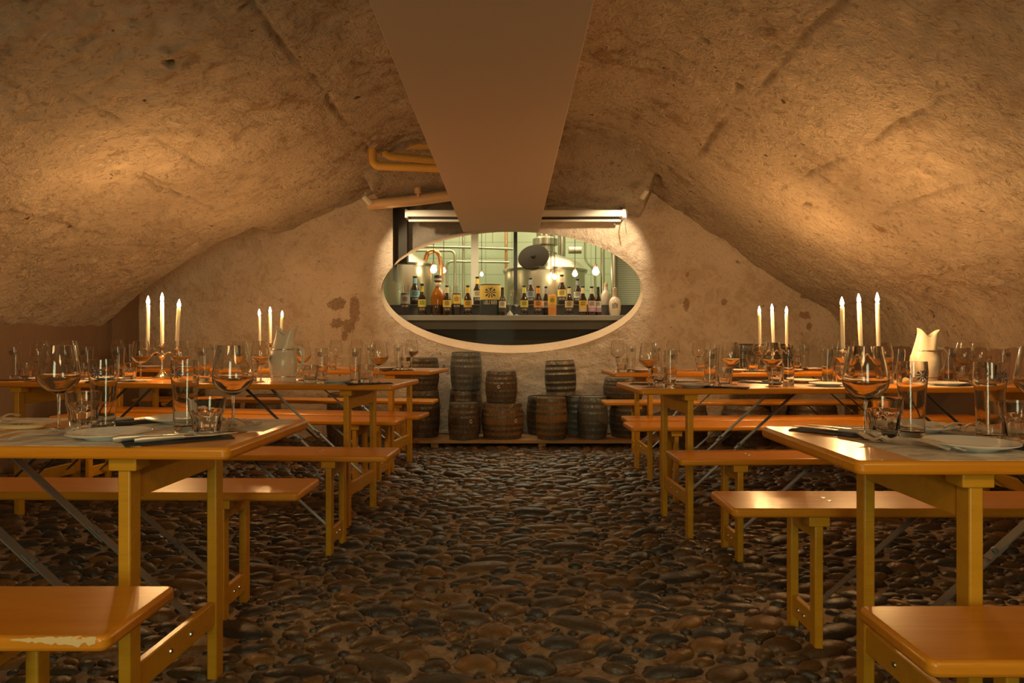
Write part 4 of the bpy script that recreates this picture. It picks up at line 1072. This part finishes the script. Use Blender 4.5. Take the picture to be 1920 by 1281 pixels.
lathething('flagon', 'big amber swing-top flagon with white neck bands', 'bottle', 821, YF+.02, [
    ('lower_body', [(0, 0), (12.5*k, 0), (13.5*k, 2*k), (13.5*k, 20*k)], M['amber']),
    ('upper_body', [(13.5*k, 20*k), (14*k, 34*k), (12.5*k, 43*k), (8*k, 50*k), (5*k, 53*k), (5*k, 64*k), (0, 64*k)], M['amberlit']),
    ('neck_band', [(5.3*k, 55*k), (6.5*k, 57*k), (6.5*k, 60*k), (5.3*k, 62*k)], M['clearbottle']),
    ('stopper', [(0, 63*k), (7*k, 64*k), (7*k, 74*k), (6*k, 76*k), (0, 77*k)], M['crown']), ('seal', [(7.2*k, 66*k), (7.2*k, 70*k)], M['white'])])
lathething('tall_glass', 'empty tall beer glass behind the window beside the goblet', 'glass', 956, YF, [
    ('body', [(5*k, 4*k), (6*k, 20*k), (8*k, 52*k), (8.5*k, 56*k), (8*k, 56*k), (5.2*k, 20*k), (0, 10*k)], M['glass']), ('base', [(0, 0), (6.5*k, 0), (5*k, 4*k), (0, 10*k)], M['white'])])
lathething('goblet', 'empty stemmed tulip goblet behind the window', 'glass', 969, YF, [
    ('bowl', [(0, 16*k), (5*k, 19*k), (7.5*k, 27*k), (7*k, 36*k), (5.5*k, 46*k), (5.1*k, 46*k), (6.5*k, 36*k), (7*k, 27*k), (0, 17*k)], M['glass']), ('stem', [(6*k, 0), (1.2*k, 3*k), (1.2*k, 16*k)], M['glass'])])
r = lathething('stoneware_bottle', 'pale round-bodied bottle with dark emblem, rightmost on the counter', 'bottle', 1153, YF, [
    ('body', [(0, 0), (9*k, 0), (11*k, 10*k), (11.3*k, 24*k), (9*k, 31*k), (4.5*k, 35*k), (4*k, 47*k), (4.5*k, 48*k), (0, 48*k)], M['clearbottle']), ('stopper', [(0, 47*k), (4*k, 48*k), (4*k, 52*k), (0, 53*k)], LABELS['pink'])])
emblem_mesh(11.5*k, 18*k, 6.5*k).build('emblem', M['mark'], r, 0)
kk = YK/F
lathething('stoneware_bottle', 'pale round-bodied bottle on the rear ledge at the right', 'bottle', 1136, YK, [
    ('body', [(0, 0), (8*kk, 0), (9*kk, 8*kk), (9*kk, 19*kk), (6*kk, 25*kk), (3.6*kk, 28*kk), (3.4*kk, 36*kk), (0, 36*kk)], M['clearbottle']), ('stopper', [(0, 35*kk), (3.8*kk, 36*kk), (3.6*kk, 41*kk), (0, 42*kk)], LABELS['tan'])])
for (px, lab) in ((757, 'plain straight glass by the left bottles'), (848, 'tall plain straight glass on the rear ledge behind the yellow can')):
    lathething('display_glass', lab+' behind the window', 'glass', px, YK, [('body', [(9*kk, 0), (10*kk, 30*kk), (10.5*kk, 36*kk), (10*kk, 36*kk), (8.5*kk, 2*kk), (0, 2*kk)], M['glass'])])
# brewery vessels
def brewthing(nm, label, cat, px, Y, parts):
    r = thing(nm, label, cat, (xpx(px, Y), Y, 0)); 
    for (pn, prof, m) in parts: MB().lathe(prof, 40).build(pn, m, r, 45)
    return r
Yk = 9.3; q = Yk/F
zb = zpx(508, Yk)
r = brewthing('brewing_kettle', 'large steel brewing kettle with domed lid and chimney behind the window', 'kettle', 1022, Yk, [
    ('vessel', [(0, .36), (.52, .36), (.54, .40), (.54, zb-.03)], M['pot']), ('dome', [(.57, zb-.03), (.58, zb), (.54, zb+.02), (.48, zb+.09), (.34, zb+.16), (.22, zb+.20), (.16, zb+.22)], M['pot']),
    ('chimney', [(.16, zb+.21), (.165, zb+.24), (.12, zb+.27), (.12, zb+.33), (.17, zb+.35), (.17, zb+.43), (.12, zb+.46), (.12, zb+.9)], M['pot'])])
g = MB(); g.lathe([(0, 0), (.19, .0), (.205, .008), (.20, .018), (.12, .028), (.03, .032), (.025, .05), (0, .05)], 28); o = g.build('hatch_lid', M['darkcopper'], r, 40); o.location = (-.17, -.44, zb+.13); o.rotation_euler = (.95, -.35, 0)
r = brewthing('lauter_tun', 'steel cone-topped vessel with a copper gooseneck at the left of the window', 'kettle', 752, 9.0, [
    ('vessel', [(0, .36), (.42, .36), (.44, .4), (.44, zpx(502, 9.0))], M['pot']), ('cone_top', [(.46, zpx(502, 9)), (.47, zpx(498, 9)), (.30, zpx(485, 9)), (.10, zpx(468, 9)), (.06, zpx(440, 9))], M['pot'])])
g = MB(); P = [A(798, 512, 8.9), A(797, 485, 8.9), A(803, 473, 8.9), A(815, 470, 8.9), A(824, 478, 8.9), A(827, 500, 8.9), A(827, 530, 8.9)]
g.tube([p_-Vector(r.location) for p_ in bent(P, .03, 5, .06)], .032, 12); g.build('gooseneck', M['copper'], r, 60)
def ppipe(path, rad, lab, m=None): 
    g = MB(); g.tube(bent(path, rad, 5, .08), rad, 10); o = g.build('steel_pipe', m or M['pot'], None, 60); tag(o, lab, 'pipe', 'brewery pipes behind the window'); return o
ppipe([A(730, 461, 10.2), A(880, 464, 10.2), A(962, 467, 10.2)], .022, 'straight upper steel pipe across the green tiles')
ppipe([A(770, 470, 9.9), A(853, 470, 9.9), A(853, 560, 9.9)], .02, 'steel pipe turning down left of the white post')
ppipe([A(838, 560, 10.0), A(838, 490, 10.0), A(955, 492, 10.0)], .018, 'steel pipe turning level at mid height')
ppipe([A(869, 430, 10.3), A(869, 560, 10.3)], .02, 'upright steel pipe left of the white post')
ppipe([A(949, 420, 10.3), A(949, 570, 10.3)], .022, 'upright steel pipe beside the black post', M['copper'])
ppipe([A(1053, 420, 9.6), A(1053, 490, 9.6)], .055, 'wide flue right of the kettle chimney')
ppipe([A(1066, 469, 9.4), A(1090, 469, 9.4)], .05, 'short steel drum beside the wide flue')
ppipe([A(1097, 430, 9.8), A(1097, 490, 9.8), A(1115, 505, 9.8), A(1118, 570, 9.8)], .016, 'thin kinked steel pipe at the right')
ppipe([A(1130, 420, 9.6), A(1130, 570, 9.6)], .03, 'upright steel pipe at the far right')
ppipe([A(1152, 420, 8.2), A(1152, 575, 8.2)], .04, 'pale post pipe before the ribbed wall')
def bulb(px, py, Y, rad, lab):
    r = thing('hanging_bulb', lab, 'lamp', at(px, py, Y), 0, 'hanging bulbs behind the window')
    MB().lathe([(0, -rad), (rad*.7, -rad*.7), (rad, 0), (rad*.75, rad*.7), (rad*.4, rad*1.4), (0, rad*1.5)], 16).build('glass_bulb', M['bulb'], r, 60)
    MB().lathe([(0, rad*1.4), (rad*.42, rad*1.4), (rad*.42, rad*2.3), (0, rad*2.4)], 12).build('socket', M['copper'], r, 40)
    MB().tube([(0, 0, rad*2.3), (0, 0, 1.0)], .004, 6).build('flex', M['black'], r, 50)
for (px, py, Y, rad, lab) in ((813, 506, 8.6, .042, 'hanging bulb before the copper gooseneck'), (832, 508, 9.2, .03, 'smaller hanging bulb right of the gooseneck'), (1117, 510, 8.4, .044, 'biggest hanging bulb at the right'),
                              (1078, 514, 8.5, .034, 'hanging bulb left of the biggest one'), (1040, 520, 8.5, .028, 'hanging bulb in front of the kettle'), (903, 515, 9.4, .024, 'small hanging bulb right of the white post'), (1033, 516, 8.55, .022, 'small hanging bulb beside the kettle bulb')):
    bulb(px, py, Y, rad, lab)

# ------------------------------------------------------------------ lights
def light(name, kind, loc, energy, col, **kw):
    d = bpy.data.lights.new(name, kind); d.energy = energy; d.color = col
    for k_, v_ in kw.items(): setattr(d, k_, v_)
    o = bpy.data.objects.new(name, d); COL.objects.link(o); o.location = loc; return o
WARM = (1.0, .53, .185)
for (p, key) in FLAMES:
    light('candle_light', 'POINT', p+Vector((0, 0, .012)), {'2L': 9.8, '3L': 4.8, '2R': 9.8, '3R': 8.8}[key], WARM, shadow_soft_size=.012)
for (p, d) in SP:
    o = light('spot_beam', 'SPOT', p+d*.06, 18, (1.0, .78, .48), spot_size=math.radians(86), spot_blend=.5, shadow_soft_size=.02); o.rotation_euler = d.to_track_quat('-Z', 'Y').to_euler()
for x in (-1.25, 1.25):
    o = light('front_fill', 'AREA', (x, -.9, 2.15), 6.5, (1.0, .60, .26), shape='RECTANGLE', size=.7, size_y=.3)  # unseen warm fill added behind the viewer to lift the front tables
    o.rotation_euler = Vector((-x*.1, .72, -.68)).to_track_quat('-Z', 'Z').to_euler()
o = light('doorway_daylight', 'AREA', (-.4, YB+.1, 1.3), 22, (.90, 1.0, .62), shape='RECTANGLE', size=.9, size_y=2.0); o.rotation_euler = (PI/2, 0, PI)
o.rotation_euler = Vector((0, 1, 0)).to_track_quat('-Z', 'Z').to_euler()
o = light('brewery_ceiling_light', 'AREA', (0, 9.3, 3.3), 60, (1.0, .86, .55), shape='RECTANGLE', size=4, size_y=1.6)
o = light('counter_light', 'AREA', (0, 7.35, 2.2), 11, (1.0, .82, .56), shape='RECTANGLE', size=2.2, size_y=.12)
light('brewery_fill', 'POINT', (.9, 7.95, 2.9), 16, (1.0, .84, .55), shadow_soft_size=.1)  # pair of unseen fills added to brighten the ribbed wall and kettles
light('brewery_fill', 'POINT', (-.9, 7.95, 2.9), 10, (1.0, .84, .55), shadow_soft_size=.1)
for m_ in list(bpy.data.meshes):
    if m_.users == 0: bpy.data.meshes.remove(m_)
